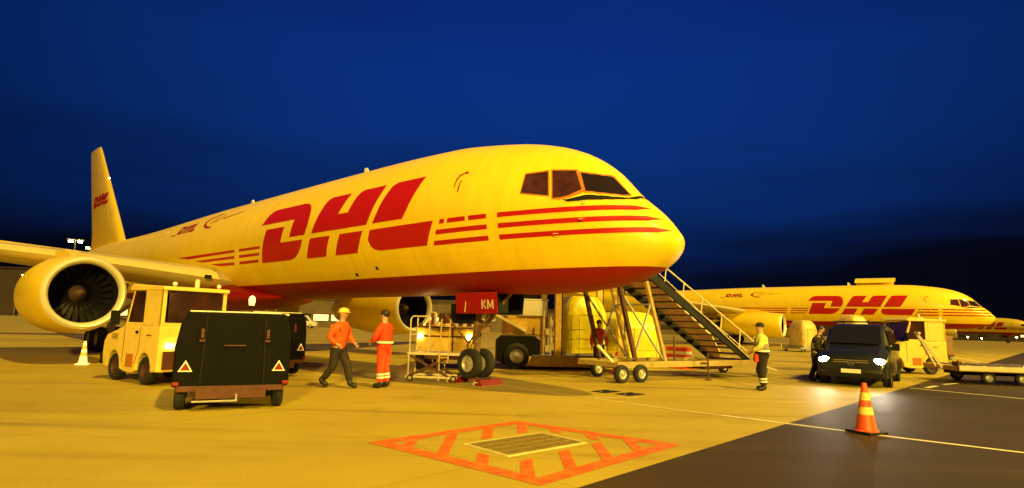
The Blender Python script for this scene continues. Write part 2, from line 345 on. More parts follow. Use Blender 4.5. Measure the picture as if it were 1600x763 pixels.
# hatched square marking round a drain
def hatch():
    A, B, C, D = [Vector((*p, 0.005)) for p in ((-1.84, 8.07), (0.16, 10.15), (2.43, 8.48), (0.35, 6.19))]
    cen = (A + B + C + D) / 4; s = MB(); k = 0.845
    o4 = [A, B, C, D]; i4 = [cen + (p - cen) * k for p in o4]
    for i in range(4):
        j = (i + 1) % 4; s.add([o4[i], o4[j], i4[j], i4[i]], [(0, 1, 2, 3)])
    gr = [Vector((*p, 0)) for p in ((-0.82, 8.03), (0.52, 9.34), (1.36, 8.60), (0.12, 7.20))]
    def inter(poly, x):
        ys = []
        for i in range(4):
            a, b = poly[i], poly[(i + 1) % 4]
            if (a.x - x) * (b.x - x) < 0: t = (x - a.x) / (b.x - a.x); ys.append(a.y + t * (b.y - a.y))
        return sorted(ys)
    w = 0.075
    for x in (-1.28, -0.78, -0.28, 0.24, 0.74, 1.24, 1.74):
        lo, hi = inter(i4, x - w), inter(i4, x + w)
        if len(lo) < 2 or len(hi) < 2: continue
        gl, gh = inter(gr, x - w), inter(gr, x + w)
        segs = [((lo[0], lo[1]), (hi[0], hi[1]))]
        if len(gl) == 2 and len(gh) == 2: segs = [((lo[0], gl[0]), (hi[0], gh[0])), ((gl[1], lo[1]), (gh[1], hi[1]))]
        for (a0, a1), (b0, b1) in segs:
            if a1 > a0 and b1 > b0: s.add([(x - w, a0, 0.005), (x + w, b0, 0.005), (x + w, b1, 0.005), (x - w, a1, 0.005)], [(0, 1, 2, 3)])
    o = s.build('hatched_marking', 'hatchpaint'); tag(o, kind='structure')
hatch()
# drain grate
def grate():
    t = thing('drain_grate', 'steel slotted drain grate set in the middle of the orange hatched square', 'drain grate', (0.27, 8.27, 0.0), R(42)); t.scale = (.88, .90, 1)
    fm = MB()
    a, b = 0.84, 0.50
    for x0, x1, y0, y1 in ((-a, a, -b, -b + .05), (-a, a, b - .05, b), (-a, -a + .05, -b + .05, b - .05), (a - .05, a, -b + .05, b - .05)):
        fm.box(((x0 + x1) / 2, (y0 + y1) / 2, 0.006), (x1 - x0, y1 - y0, 0.016))
    fm.build('frame', 'linefaint', t)
    MB().box((0, 0, 0.003), (2 * a - .1, 2 * b - .1, 0.004)).build('sump', 'rust', t)
    g = MB(); n = 26
    for i in range(n):
        x = -a + .08 + i * (2 * a - .16) / (n - 1); g.box((x, 0, 0.009), (0.030, 2 * b - .1, 0.010))
    for y in (-.22, 0, .22): g.box((0, y, 0.0095), (2 * a - .1, 0.025, 0.012))
    g.build('bars', 'gratemetal', t)
grate()
def cover(x, y, lab):
    t = thing('pit_cover', lab, 'cover', (x, y, 0), R(42), 'dark pit covers set in the apron')
    MB().box((0, 0, 0.006), (0.62, 0.44, 0.012)).build('plate', 'black', t, bevel=0.004)
    for sx in (-.2, .2): MB().box((sx, 0, 0.015), (0.10, 0.03, 0.006)).build('lifting_bar', 'steel', t)
cover(2.42, 14.95, 'dark square pit cover in the apron, left of the pair before the stairs')
cover(2.93, 14.50, 'dark square pit cover in the apron, right of the pair before the stairs')

# ------------------------------------------------------------------ aircraft
def pchip(x, y, q):
    n = len(x); h = [x[i + 1] - x[i] for i in range(n - 1)]; d = [(y[i + 1] - y[i]) / h[i] for i in range(n - 1)]; m = [0.0] * n
    for i in range(1, n - 1):
        if d[i - 1] * d[i] > 0:
            w1 = 2 * h[i] + h[i - 1]; w2 = h[i] + 2 * h[i - 1]; m[i] = (w1 + w2) / (w1 / d[i - 1] + w2 / d[i])
    m[0] = d[0]; m[-1] = d[-1]
    k = 0
    while k < n - 2 and q > x[k + 1]: k += 1
    t = min(1, max(0, (q - x[k]) / h[k]))
    return (1 + 2 * t) * (1 - t) ** 2 * y[k] + t * (1 - t) ** 2 * h[k] * m[k] + t * t * (3 - 2 * t) * y[k + 1] + t * t * (t - 1) * h[k] * m[k + 1]
FS = [0, .12, .45, 1.0, 1.7, 2.4, 3.1, 4, 5, 6.2, 9, 20, 32, 36, 40, 44, 46.6]
FQ = [math.sqrt(s) for s in FS]
FT = [3.3, 3.51, 3.911, 4.405, 5.153, 5.598, 5.868, 6.085, 6.232, 6.356, 6.411, 6.31, 6.048, 6.048, 6.0, 5.85, 5.7]
FB = [3.3, 2.959, 2.687, 2.463, 2.316, 2.246, 2.22, 2.203, 2.24, 2.24, 2.24, 2.24, 2.35, 2.9, 3.7, 4.5, 5.0]
FW = [0, .36, .66, .95, 1.2, 1.4, 1.56, 1.72, 1.83, 1.88, 1.88, 1.88, 1.86, 1.7, 1.25, .65, .28]
def sec(s):
    q = math.sqrt(max(0, s)); return pchip(FQ, FT, q), pchip(FQ, FB, q), pchip(FQ, FW, q)
# local frame: x = forward (so x = -s), y = port, z up
def fpt(s, th, off=0.0):
    t, b, w = sec(s); m = (t + b) / 2; sn, cs = math.sin(th), math.cos(th)
    y, z = w * cs, m + ((t - m) if sn > 0 else (m - b)) * sn
    if off:
        nl = math.hypot(cs / max(w, .05), sn / max((t - m), .05)); y += off * (cs / max(w, .05)) / nl; z += off * (sn / max((t - m), .05)) / nl
    return y, z
def zth(s, z):
    t, b, w = sec(s); m = (t + b) / 2; h = (t - m) if z > m else (m - b)
    return math.asin(max(-1, min(1, (z - m) / max(h, 1e-4))))
def drape(polys, mapf, side, off, step=(0.25, 0.12)):
    """polygons in a flat (a, b) sheet, cut on a grid and laid on the hull; side +1 starboard (y<0), -1 port"""
    bm = bmesh.new()
    for poly in polys:
        vs = [bm.verts.new((a, b, 0)) for a, b in poly]
        for tr in tessellate_polygon([[Vector((a, b, 0)) for a, b in poly]]):
            bm.faces.new([vs[i] for i in tr])
    xs = [v.co.x for v in bm.verts]; ys = [v.co.y for v in bm.verts]
    for lo, hi, stp, n in ((min(xs), max(xs), step[0], (1, 0, 0)), (min(ys), max(ys), step[1], (0, 1, 0))):
        k = math.ceil(lo / stp)
        while k * stp < hi:
            p = Vector(n) * (k * stp)
            bmesh.ops.bisect_plane(bm, geom=bm.verts[:] + bm.edges[:] + bm.faces[:], plane_co=p, plane_no=n); k += 1
    for v in bm.verts:
        s, th = mapf(v.co.x, v.co.y); y, z = fpt(s, th, off); v.co = Vector((-s, -y * side, z))
    bmesh.ops.recalc_face_normals(bm, faces=bm.faces)
    # outward
    return bm
def drape_obj(name, polys, mat, parent, mapf, side=1, off=0.007, step=(0.25, 0.12)):
    bm = drape(polys, mapf, side, off, step); me = bpy.data.meshes.new(name); bm.to_mesh(me); bm.free(); me.materials.append(M[mat])
    for p in me.polygons: p.use_smooth = True
    o = bpy.data.objects.new(name, me); col.objects.link(o); o.parent = parent; return o
sz = lambda s, z: (s, zth(s, z))
stf = lambda s, th: (s, th)
# big letters, side-view metres (s aft of the nose, z)
LD = [[(14.96, 4.755), (14.64, 5.10), (14.40, 5.24), (14.2, 5.265), (12.34, 5.265), (12.08, 5.23), (11.90, 5.14), (11.79, 4.98), (11.76, 4.75), (11.80, 4.45), (11.96, 4.165), (12.9, 4.165), (12.70, 4.755)],
      [(14.52, 4.56), (13.28, 4.56), (13.50, 4.03), (12.08, 4.03), (12.20, 3.82), (12.40, 3.64), (12.66, 3.50), (13.0, 3.43), (14.96, 3.43)]]
LH = [[(11.54, 4.17), (11.42, 4.40), (11.02, 5.07), (10.90, 5.20), (10.70, 5.265), (9.72, 5.265), (10.12, 4.64), (9.60, 4.64), (9.36, 5.07), (9.22, 5.22), (9.04, 5.28), (8.02, 5.28), (8.48, 4.40), (8.62, 4.17)],
      [(11.62, 4.02), (10.50, 4.02), (10.88, 3.42), (12.0, 3.42)], [(9.96, 4.02), (8.80, 4.02), (9.22, 3.42), (10.36, 3.42)]]
LL = [[(8.34, 4.18), (7.96, 4.82), (7.80, 5.07), (7.70, 5.20), (7.50, 5.28), (6.36, 5.28), (6.84, 4.42), (7.02, 4.18)],
      [(8.46, 4.01), (5.80, 4.01), (6.16, 3.42), (8.1, 3.42), (8.36, 3.46), (8.52, 3.56), (8.60, 3.74)]]
LOGO = LD + LH + LL
def rows(s0, s1, sl=0.0):
    return [[(s0 + sl * 0, 4.02), (s1, 4.02), (s1, 3.91), (s0 + sl * .2, 3.91)], [(s0 + sl * .5, 3.77), (s1, 3.77), (s1, 3.66), (s0 + sl * .7, 3.66)], [(s0 + sl, 3.51), (s1, 3.51), (s1, 3.40), (s0 + sl * 1.2, 3.40)]]
STR = rows(5.58, 4.08, 0.28)
STR[0] = [(5.29, 4.02), (4.72, 4.02), (4.72, 3.91), (5.33, 3.91)]
STR = STR + [[(5.56, 4.02), (5.40, 4.02), (5.43, 3.91), (5.60, 3.91)], [(4.62, 4.02), (4.08, 4.02), (4.08, 3.91), (4.62, 3.91)]]
STR += [[(16.55, 4.02), (14.93, 4.02), (14.97, 3.93), (16.57, 3.93)], [(16.58, 3.80), (15.02, 3.80), (15.06, 3.70), (16.62, 3.70)], [(16.66, 3.57), (15.16, 3.57), (15.22, 3.47), (16.7, 3.47)],
        [(22.4, 4.03), (16.92, 4.02), (16.94, 3.93), (21.3, 3.91)], [(20.6, 3.80), (16.98, 3.80), (17.02, 3.70), (19.8, 3.70)], [(19.2, 3.60), (17.06, 3.57), (17.12, 3.47), (18.3, 3.48)]]
def nose_rows():
    res = []
    for zt, zb, se in ((4.02, 3.91, 0.55), (3.77, 3.66, 0.30), (3.51, 3.40, 0.10)):
        res.append([(3.77, zt), (2.6, zt), (1.7, zt), (1.0, zt), (se + .25, zt), (se, (zt + zb) / 2 + .0), (se + .18, zb), (1.0, zb), (1.7, zb), (2.6, zb), (3.77, zb)])
    return res
W1 = [(3.17, 0.211), (3.152, 0.295), (3.144, 0.382), (3.146, 0.475), (2.971, 0.503), (2.802, 0.537), (2.639, 0.576), (2.576, 0.45), (2.531, 0.334), (2.499, 0.223), (2.716, 0.215), (2.939, 0.211)]
W2 = [(2.542, 0.607), (2.371, 0.642), (2.207, 0.686), (2.052, 0.742), (1.956, 0.642), (1.873, 0.548), (1.798, 0.457), (1.88, 0.396), (1.966, 0.34), (2.055, 0.289), (2.113, 0.267), (2.171, 0.246), (2.231, 0.227), (2.282, 0.217), (2.334, 0.208), (2.386, 0.2), (2.419, 0.327), (2.469, 0.461)]
W3 = [(1.934, 0.744), (1.725, 0.825), (1.541, 0.954), (1.401, 1.159), (1.266, 1.16), (1.132, 1.159), (0.99, 1.131), (1.017, 1.058), (1.047, 0.99), (1.079, 0.928), (1.261, 0.715), (1.47, 0.558), (1.706, 0.459), (1.773, 0.55), (1.848, 0.645)]
WF = [[(3.205, 0.192), (3.187, 0.285), (3.18, 0.388), (3.186, 0.492), (3.0, 0.524), (2.809, 0.562), (2.630, 0.606), (2.549, 0.468), (2.498, 0.332), (2.465, 0.207), (2.704, 0.197), (2.956, 0.192)],
      [(2.590, 0.626), (2.396, 0.665), (2.204, 0.718), (2.033, 0.785), (1.904, 0.661), (1.801, 0.546), (1.722, 0.437), (1.815, 0.372), (1.919, 0.315), (2.026, 0.262), (2.086, 0.240), (2.150, 0.218), (2.215, 0.198), (2.282, 0.189), (2.35, 0.180), (2.415, 0.172), (2.450, 0.315), (2.505, 0.464)],
      [(1.990, 0.760), (1.765, 0.848), (1.563, 0.990), (1.424, 1.230), (1.274, 1.218), (1.124, 1.203), (0.963, 1.16), (0.975, 1.09), (0.995, 1.02), (1.02, 0.965), (1.215, 0.722), (1.455, 0.532), (1.731, 0.417), (1.812, 0.528), (1.893, 0.638)]]
def grow(poly, k):
    cx = sum(p[0] for p in poly) / len(poly); cy = sum(p[1] for p in poly) / len(poly)
    return [(p[0] + (p[0] - cx) / math.hypot(p[0] - cx, (p[1] - cy)) * k, p[1] + (p[1] - cy) / math.hypot(p[0] - cx, (p[1] - cy)) * k) for p in poly]

def airfoil(le, chord, y, z, tk, axis='y', n=9):
    """closed ring of an aerofoil; le = s of the leading edge"""
    up, lo = [], []
    for i in range(n + 1):
        x = (1 - math.cos(PI * i / n)) / 2
        t = 5 * tk * (0.2969 * math.sqrt(x) - 0.126 * x - 0.3516 * x * x + 0.2843 * x ** 3 - 0.1015 * x ** 4) * chord
        cb = 0.02 * chord * math.sin(PI * x)
        up.append((x, cb + t)); lo.append((x, cb - t * 0.95))
    pts = up + lo[-2:0:-1]
    if axis == 'y': return [(-(le + x * chord), y, z + h) for x, h in pts]
    return [(-(le + x * chord), y + (h - 0.02 * chord * math.sin(PI * x)), z) for x, h in pts]

def wheel(parent, c, r, w, axis='Y', n=28, name='wheel', rim='rim', side=1):
    """tyre part with its rim as a sub-part"""
    hw = w / 2; pr = [(-hw * .8, r * .55), (-hw, r * .66), (-hw, r * .86), (-hw * .75, r * .97), (-hw * .3, r), (hw * .3, r), (hw * .75, r * .97), (hw, r * .86), (hw, r * .66), (hw * .8, r * .55)]
    t = MB().lathe(pr, n, axis, c, closed=True).build(name, 'tyre', parent, smooth=True)
    q = MB().lathe([(-hw * .8, 1e-3), (-hw * .62, r * .18), (-hw * .5, r * .2), (-hw * .35, r * .42), (-hw * .75, r * .56), (hw * .75, r * .56), (hw * .35, r * .42), (hw * .5, r * .2), (hw * .62, r * .18), (hw * .8, 1e-3)], n, axis, c)
    for k in range(8):
        a = 2 * PI * k / 8; 
        for sg in (-1, 1):
            d = {'Y': Vector((math.cos(a) * r * .3, sg * hw * .52, math.sin(a) * r * .3)), 'X': Vector((sg * hw * .52, math.cos(a) * r * .3, math.sin(a) * r * .3))}[axis]
            e = {'Y': Vector((0, sg * .02, 0)), 'X': Vector((sg * .02, 0, 0))}[axis]
            q.tube(Vector(c) + d - e, Vector(c) + d + e, r * .035, n=6)
    q.build('rim', rim, t, smooth=True)
    return t

def make_aircraft(label, group, full=True):
    ac = thing('cargo_aircraft', label, 'cargo aircraft', (0, 0, 0), 0, group)
    # hull
    ss = [6.2 * (i / 26) ** 2 for i in range(27)] + [7 + i * 0.8 for i in range(49)] + [46.2, 46.6]
    ss[0] = 0.0
    nr = 64; rings = []
    for s in ss[1:]:
        rings.append([(-s, -fpt(s, 2 * PI * j / nr)[0], fpt(s, 2 * PI * j / nr)[1]) for j in range(nr)])
    mb = MB(); mb.loft(rings, caps=False)
    k = len(mb.v); mb.v.append((0, 0, 3.3)); mb.f += [(k, j, (j + 1) % nr) for j in range(nr)]
    mb.f.append(tuple((len(rings) - 1) * nr + j for j in range(nr)))
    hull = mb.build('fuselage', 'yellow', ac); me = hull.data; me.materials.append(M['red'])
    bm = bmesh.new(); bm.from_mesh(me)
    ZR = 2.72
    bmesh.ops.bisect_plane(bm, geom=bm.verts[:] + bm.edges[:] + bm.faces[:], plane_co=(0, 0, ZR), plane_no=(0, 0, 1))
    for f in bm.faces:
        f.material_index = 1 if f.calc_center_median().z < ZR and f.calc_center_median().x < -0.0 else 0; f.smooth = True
    bmesh.ops.recalc_face_normals(bm, faces=bm.faces); bm.to_mesh(me); bm.free()
    # wing-body fairing
    fr = []
    for s, w, zb, zt in ((15.6, .4, 2.22, 2.4), (16.8, 1.45, 2.0, 2.62), (18.4, 1.93, 1.86, 3.0), (21, 2.1, 1.82, 3.2), (25, 2.05, 1.84, 3.1), (28, 1.5, 2.0, 2.9), (30, .5, 2.25, 2.6)):
        fr.append([(-s, w * math.cos(a), (zb + zt) / 2 + (zt - zb) / 2 * math.sin(a)) for a in [2 * PI * j / 24 for j in range(24)]])
    MB().loft(fr).build('wing_fairing', 'red', ac, smooth=True)
    for side in (1, -1):
        drape_obj('lettering', LOGO, 'letter', ac, sz, side, 0.007)
        for q in (STR[:5], STR[5:]): drape_obj('stripes', q, 'letter', ac, sz, side, 0.006)
        drape_obj('nose_stripes', nose_rows(), 'letter', ac, sz, side, 0.006, (0.07, 0.06))
        drape_obj('window_frame', WF, 'frame', ac, stf, side, 0.006, (.12, .1))
        for w, mt_ in ((W1, 'glasslit'), (W2, 'glasslit'), (W3, 'glass')):
            drape_obj('cockpit_window', [w], mt_, ac, stf, side, 0.013, (.12, .1))
        drape_obj('glare_shield_paint', [[(2.172, 0.200), (2.059, 0.225), (1.905, 0.285), (1.807, 0.33), (1.713, 0.38), (1.449, 0.50), (1.215, 0.675), (1.011, 0.91), (0.96, 0.997), (0.937, 1.075), (0.915, 1.165), (.905, 1.3), (.90, 1.55), (.84, 1.55), (.845, 1.3), (.85, 1.15), (0.869, 1.085), (1.013, 0.83), (1.18, 0.629), (1.368, 0.466), (1.497, 0.387), (1.632, 0.326), (1.774, 0.268), (1.861, 0.240), (1.949, 0.216), (2.039, 0.195)]], 'black', ac, stf, side, 0.016, (.05, .06))
        if full:
            # small title and swoosh near the crown (side > metres girth mapping)
            sm = []
            for dx, poly in ((0, LOGO),):
                for p in poly:
                    sm.append([(21.45 + (s - 5.8) * 0.215, 5.16 + (z - 3.42) * 0.215) for s, z in p])
            sm.append([(23.5, 5.17), (23.9, 5.17), (24.1, 5.12), (23.5, 5.13)])
            drape_obj('small_lettering', sm, 'brownred', ac, sz, side, 0.008, (.2, .1))
            arc = []
            A0 = [(20.75 - 1.15 * math.cos(a) * 0 - (1 - math.cos(a)) * 1.9 * 0, 0) for a in (0,)]
            outer = [(19.55 + 1.15 * math.cos(a), 5.44 + 0.33 * math.sin(a)) for a in [R(100) - R(0) - i * R(-1) * 0 + R(0) + i * R(-16) for i in range(0, 12)]]
            inner = [(19.45 + 1.03 * math.cos(a), 5.46 + 0.27 * math.sin(a)) for a in [R(96) + i * R(-16) for i in range(0, 12)]]
            sw = [outer + inner[::-1]]
            sw += [[(20.05, 5.34), (19.55, 5.62), (19.45, 5.62), (19.93, 5.34)], [(19.6, 5.36), (19.05, 5.66), (18.95, 5.66), (19.5, 5.36)], [(19.0, 5.50), (17.3, 5.62), (17.3, 5.60), (18.9, 5.46)]]
            drape_obj('swoosh_mark', sw, 'brownred', ac, sz, side, 0.008, (.2, .08))
            # forward crew door outline, handle, static ports
            dr = []
            def edge(a0, b0, a1, b1, w=.018): 
                if abs(a0 - a1) < 1e-6: dr.append([(a0 - w / 2, b0), (a0 + w / 2, b0), (a0 + w / 2, b1), (a0 - w / 2, b1)])
                else: dr.append([(a0, b0 - w / 2), (a1, b0 - w / 2), (a1, b0 + w / 2), (a0, b0 + w / 2)])
            edge(4.67, 3.36, 4.67, 5.15); edge(5.36, 3.36, 5.36, 5.15); edge(4.67, 5.15, 5.36, 5.15); edge(4.67, 3.36, 5.36, 3.36)
            drape_obj('door_outline', dr, 'tugyel', ac, sz, side, 0.004)
            dh = [[(5.16, 5.02), (5.05, 5.14), (4.92, 5.18), (4.93, 5.14), (5.04, 5.09), (5.12, 4.98), (5.14, 4.80), (5.17, 4.80)], [(5.03, 4.78), (4.99, 4.97), (4.96, 4.97), (4.99, 4.66), (5.03, 4.66)], [(4.93, 5.19), (4.84, 5.2), (4.82, 5.14), (4.90, 5.11)]]
            drape_obj('door_handle', dh, 'brownred', ac, sz, side, 0.008, (.2, .1))
            drape_obj('vent_mark', [[(8.66, 3.02), (8.56, 3.02), (8.56, 2.93), (8.68, 2.93)], [(9.8, 2.88), (9.68, 2.88), (9.68, 2.80), (9.82, 2.80)]], 'black', ac, sz, side, 0.006)
            # pitot probes
            for s, z in ((1.75, 3.72), (2.35, 3.45), (1.72, 4.08)):
                pb = MB()
                th = zth(s, z); y, zz = fpt(s, th); y2, z2 = fpt(s, th, .10)
                pb.tube((-s, -y * side, zz), (-s + .03, -y2 * side, z2), .012, n=6).tube((-s + .03, -y2 * side, z2), (-s + .16, -y2 * side, z2), .011, .006, n=6)
                pb.build('pitot_probe', 'lip', ac)
    # antennas
    an = MB()
    for s in (11.2, 19.5):
        zt = sec(s)[0]; an.prism([(-s, zt - .05), (-s - .35, zt - .05), (-s - .38, zt + .30), (-s - .22, zt + .30)], -.02, .02, 'Y')
    an.build('antenna', 'white', ac, bevel=.008)
    # wings
    for side in (1, -1):
        st = [(1.2, 18.0, 7.6, 2.90, .13), (2.0, 18.15, 7.3, 2.98, .13), (4.2, 18.85, 6.65, 3.22, .12), (6.48, 19.7, 5.85, 3.46, .115), (10, 21.55, 4.7, 3.80, .11), (14, 23.65, 3.4, 4.18, .10), (18.4, 26.0, 1.95, 4.62, .10), (19.0, 26.6, 1.3, 4.67, .09)]
        w = MB().loft([airfoil(le, c, -side * y, z, tk) for y, le, c, z, tk in st]).build('wing', 'wing', ac, smooth=True)
        sl = MB()   # slat seam and flap seam as thin raised strips along the span
        for (a, b) in ((0.09, 0.012), (0.72, 0.012)):
            for i in range(len(st) - 2):
                y0, l0, c0, z0, t0 = st[i]; y1, l1, c1, z1, t1 = st[i + 1]
                def up(y, le, c, z, tk): 
                    x = a; t = 5 * tk * (0.2969 * math.sqrt(x) - 0.126 * x - 0.3516 * x * x + 0.2843 * x ** 3 - 0.1015 * x ** 4) * c
                    return Vector((-(le + x * c), -side * y, z + 0.02 * c * math.sin(PI * x) + t))
                sl.beam(up(y0, l0, c0, z0, t0), up(y1, l1, c1, z1, t1), .03, .012)
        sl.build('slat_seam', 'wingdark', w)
        fl = MB()
        for y, s0 in ((4.3, 23.5), (8.6, 23.9), (12.3, 25.2)):
            fl.lathe([(-1.3, .01), (-1.0, .13), (-.3, .22), (.6, .20), (1.6, .10), (2.1, .01)], 12, 'X', (-0, 0, 0))
            m = 12 * 6
            for i in range(len(fl.v) - m, len(fl.v)):
                v = fl.v[i]; fl.v[i] = (-(s0 + v[0]) - .6, -side * y + v[1], v[2] + 2.98 + (y - 4.3) * .085)
        fl.build('flap_fairing', 'wing', w, smooth=True)
        lt = MB().box((-18.10, -side * 2.25, 3.02), (.12, .22, .14)); lt.build('landing_light', 'black', w)
        # engine
        c = (-16.3, -side * 6.48, 2.133)
        prof = [(-.75, .90), (-.35, .93), (-.12, .95)]
        e = MB().lathe([(-h, r) for h, r in ((.14, 1.115), (.35, 1.165), (.8, 1.22), (1.5, 1.255), (2.4, 1.25), (3.4, 1.18), (4.4, 1.02), (5.3, .84), (5.9, .68), (5.9, .60), (5.0, .62))], 56, 'X', c).build('engine', 'yellow', ac, smooth=True)
        MB().lathe([(-.14, 1.116), (-.05, 1.085), (0.0, 1.02), (-.03, .965), (-.10, .925), (-.22, .905)], 56, 'X', c).build('inlet_lip', 'lip', e, smooth=True)
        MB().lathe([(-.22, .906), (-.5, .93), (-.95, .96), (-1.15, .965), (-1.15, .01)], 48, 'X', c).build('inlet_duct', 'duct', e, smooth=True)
        fb = MB()
        for i in range(24):
            a0 = 2 * PI * i / 24
            ring = []
            for r, tw, wd in ((.25, .25, .10), (.55, .6, .13), (.94, 1.0, .15)):
                for sg in (-1, 1):
                    a = a0 + sg * wd / r * .5; ring.append((c[0] - .95 + sg * wd * .5 * (1.1 - tw) - .0, c[1] + r * math.cos(a), c[2] + r * math.sin(a)))
            fb.add(ring, [(0, 1, 3, 2), (2, 3, 5, 4)])
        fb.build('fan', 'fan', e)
        MB().lathe([(-.50, .005), (-.56, .06), (-.70, .15), (-.98, .27)], 24, 'X', c).build('spinner', 'spinner', e, smooth=True)
        MB().lathe([(-5.0, .5), (-6.2, .38), (-7.0, .05)], 24, 'X', c).build('exhaust_cone', 'fan', e, smooth=True)
        MB().prism([(-17.6, 3.38), (-18.6, 3.62), (-20.0, 3.66), (-22.5, 3.4), (-22.8, 3.0), (-20.5, 3.0), (-17.8, 3.2)], c[1] - .2, c[1] + .2, 'Y').build('pylon', 'yellow', ac, bevel=.05)
        # tailplane
        MB().loft([airfoil(40.0, 4.6, -side * .55, 5.35, .10), airfoil(41.2, 3.9, -side * 2.2, 5.6, .10), airfoil(44.6, 1.7, -side * 7.6, 6.3, .09)]).build('tailplane', 'yellow', ac, smooth=True)
        # main gear
        mg = MB().tube((-24.2, -side * 3.66, .6), (-24.0, -side * 3.3, 2.9), .16).tube((-23.5, -side * 3.66, .52), (-24.9, -side * 3.66, .52), .13).tube((-24.2, -side * 3.6, 1.4), (-24.1, -side * 2.2, 2.6), .08).build('main_gear', 'strut', ac)
        for dx in (-.57, .57):
            for dy in (-.43, .43):
                wheel(ac, (-24.2 + dx, -side * 3.66 + dy, .51), .51, .34, name='main_wheel')
        MB().box((-24.2, -side * 4.4, 2.05), (2.2, .06, 1.1), (side * .15, 0, 0)).build('gear_door', 'wing', ac, bevel=.02)
    # belly main gear doors
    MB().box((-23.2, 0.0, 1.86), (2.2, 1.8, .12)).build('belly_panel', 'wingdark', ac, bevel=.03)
    # fin
    fin = MB().loft([airfoil(34.6, 2.0, 0, 5.7, .03, 'z'), airfoil(36.4, 7.3, 0, 5.95, .085, 'z'), airfoil(37.6, 6.35, 0, 7.2, .085, 'z'), airfoil(43.9, 2.75, 0, 13.3, .085, 'z'), airfoil(44.25, 2.4, 0, 13.6, .06, 'z')]).build('tail_fin', 'yellow', ac, smooth=True)
    for side in (1, -1):
        tl = MB()
        for poly in LOGO:
            pts = []
            for s, z in poly:
                ss_ = 40.25 + (s - 5.8) * 0.40; zz = 8.95 + (z - 3.42) * 0.42
                fle = 37.6 + (zz - 7.2) * (43.9 - 37.6) / 6.1; ch = 6.35 + (zz - 7.2) * (2.75 - 6.35) / 6.1
                x = min(.98, max(.02, (ss_ - fle) / ch)); th_ = 5 * .085 * (0.2969 * math.sqrt(x) - 0.126 * x - 0.3516 * x * x + 0.2843 * x ** 3 - 0.1015 * x ** 4) * ch
                pts.append((-ss_, -side * (th_ + .03), zz))
            tl.add(pts, [tuple(tr) for tr in tessellate_polygon([[Vector((a, b, 0)) for a, b in poly]])])
        tl.build('fin_lettering', 'letter', fin)
    MB().sphere((-41.35, 0, 10.85), .05, 8).build('nav_light', 'lampwarm', fin, smooth=True)
    # nose gear
    ng = MB().tube((-5.94, 0, .40), (-5.85, 0, 2.3), .085).tube((-5.94, 0, .9), (-5.85, 0, 2.3), .12).tube((-5.94, -.32, .40), (-5.94, .32, .40), .06).tube((-5.9, 0, 1.15), (-4.7, 0, 2.3), .05)
    ng.beam((-6.05, -.05, .55), (-6.30, 0, .85), .06, .04).beam((-6.30, 0, .85), (-6.05, 0, 1.15), .06, .04).box((-5.7, 0, 1.30), (.16, .34, .22)).tube((-5.62, -.22, 1.42), (-5.62, .22, 1.42), .05)
    ng.build('nose_gear', 'gearbrown', ac, bevel=.008)
    MB().box((-6.35, .05, 1.72), (.9, .50, .55)).box((-5.35, 0, 1.95), (.7, .42, .45)).build('gear_bay_box', 'black', ac, bevel=.03)
    MB().tube((-6.1, -.18, .95), (-6.9, -.30, 1.7), .03).tube((-5.8, -.14, 1.1), (-5.2, -.30, 1.75), .035).path([(-5.9, -.15, 1.5), (-5.75, -.26, 1.2), (-5.95, -.22, .8), (-5.92, -.1, .5)], .014, 6).build('gear_actuator', 'gearbrown', ac)
    for dy in (-.24, .24): wheel(ac, (-5.94, dy, .395), .395, .25, name='nose_wheel')
    for sg in (-1, 1):
        MB().lathe([(0, .09), (.06, .10), (.07, .01)], 16, 'X', (-5.55, sg * .16, 1.62)).build('gear_lamp', 'white', ac)
    for side in (1, -1):
        MB().box((-5.50, -side * .52, 1.99), (1.5, .035, .56), (side * .10, 0, 0)).build('nose_gear_door', 'red' if side > 0 else 'black', ac, bevel=.01)  # port door painted black to show it backlit
    # K M letters on the starboard nose gear door
    def stroke(mb, x0, z0, x1, z1, w=.035): mb.beam((x0, 0, z0), (x1, 0, z1), .006, w)
    km = MB()
    K0 = 0; H_ = .24
    stroke(km, 0, 0, 0, H_); stroke(km, 0.02, .10, .12, H_ - .01); stroke(km, .03, .13, .13, .01)
    stroke(km, .20, 0, .20, H_); stroke(km, .21, H_ - .01, .29, .04, .03); stroke(km, .29, .04, .37, H_ - .01, .03); stroke(km, .38, 0, .38, H_)
    o = km.build('lettering', 'cream', ac); o.location = (-5.24, -.553, 1.83); o.rotation_euler = (R(5.7), 0, 0)
    MB().beam((-5.87, -.556, 1.75), (-5.87, -.524, 2.22), .012, .02).build('door_seam', 'cream', ac)
    return ac
YAW1 = -0.7158
plane1 = make_aircraft('big near yellow cargo jet with its nose over the boarding stairs', 'yellow cargo jets parked on the apron')
def place_plane(ac, nx, ny, yaw, tilt):
    # tilt turns the aircraft nose-up about its main wheels (24.2 m aft)
    ac.rotation_mode = 'XYZ'
    d = Vector((math.cos(yaw), math.sin(yaw), 0))
    ac.rotation_euler = (0, -tilt, yaw)
    ac.location = (nx, ny, 24.2 * math.sin(tilt))
place_plane(plane1, 3.6033, 12.2778, YAW1, 0.0069)
plane2 = dup(plane1, (0, 0, 0), 0, 'middle yellow cargo jet behind the black van, upper cargo door raised', 'yellow cargo jets parked on the apron')
place_plane(plane2, 43.63, 53.23, -0.6537, -0.0020)
plane3 = dup(plane1, (0, 0, 0), 0, 'farthest yellow cargo jet, only its nose showing past the middle jet', 'yellow cargo jets parked on the apron')
place_plane(plane3, 132.5, 149.0, -0.6537, 0)
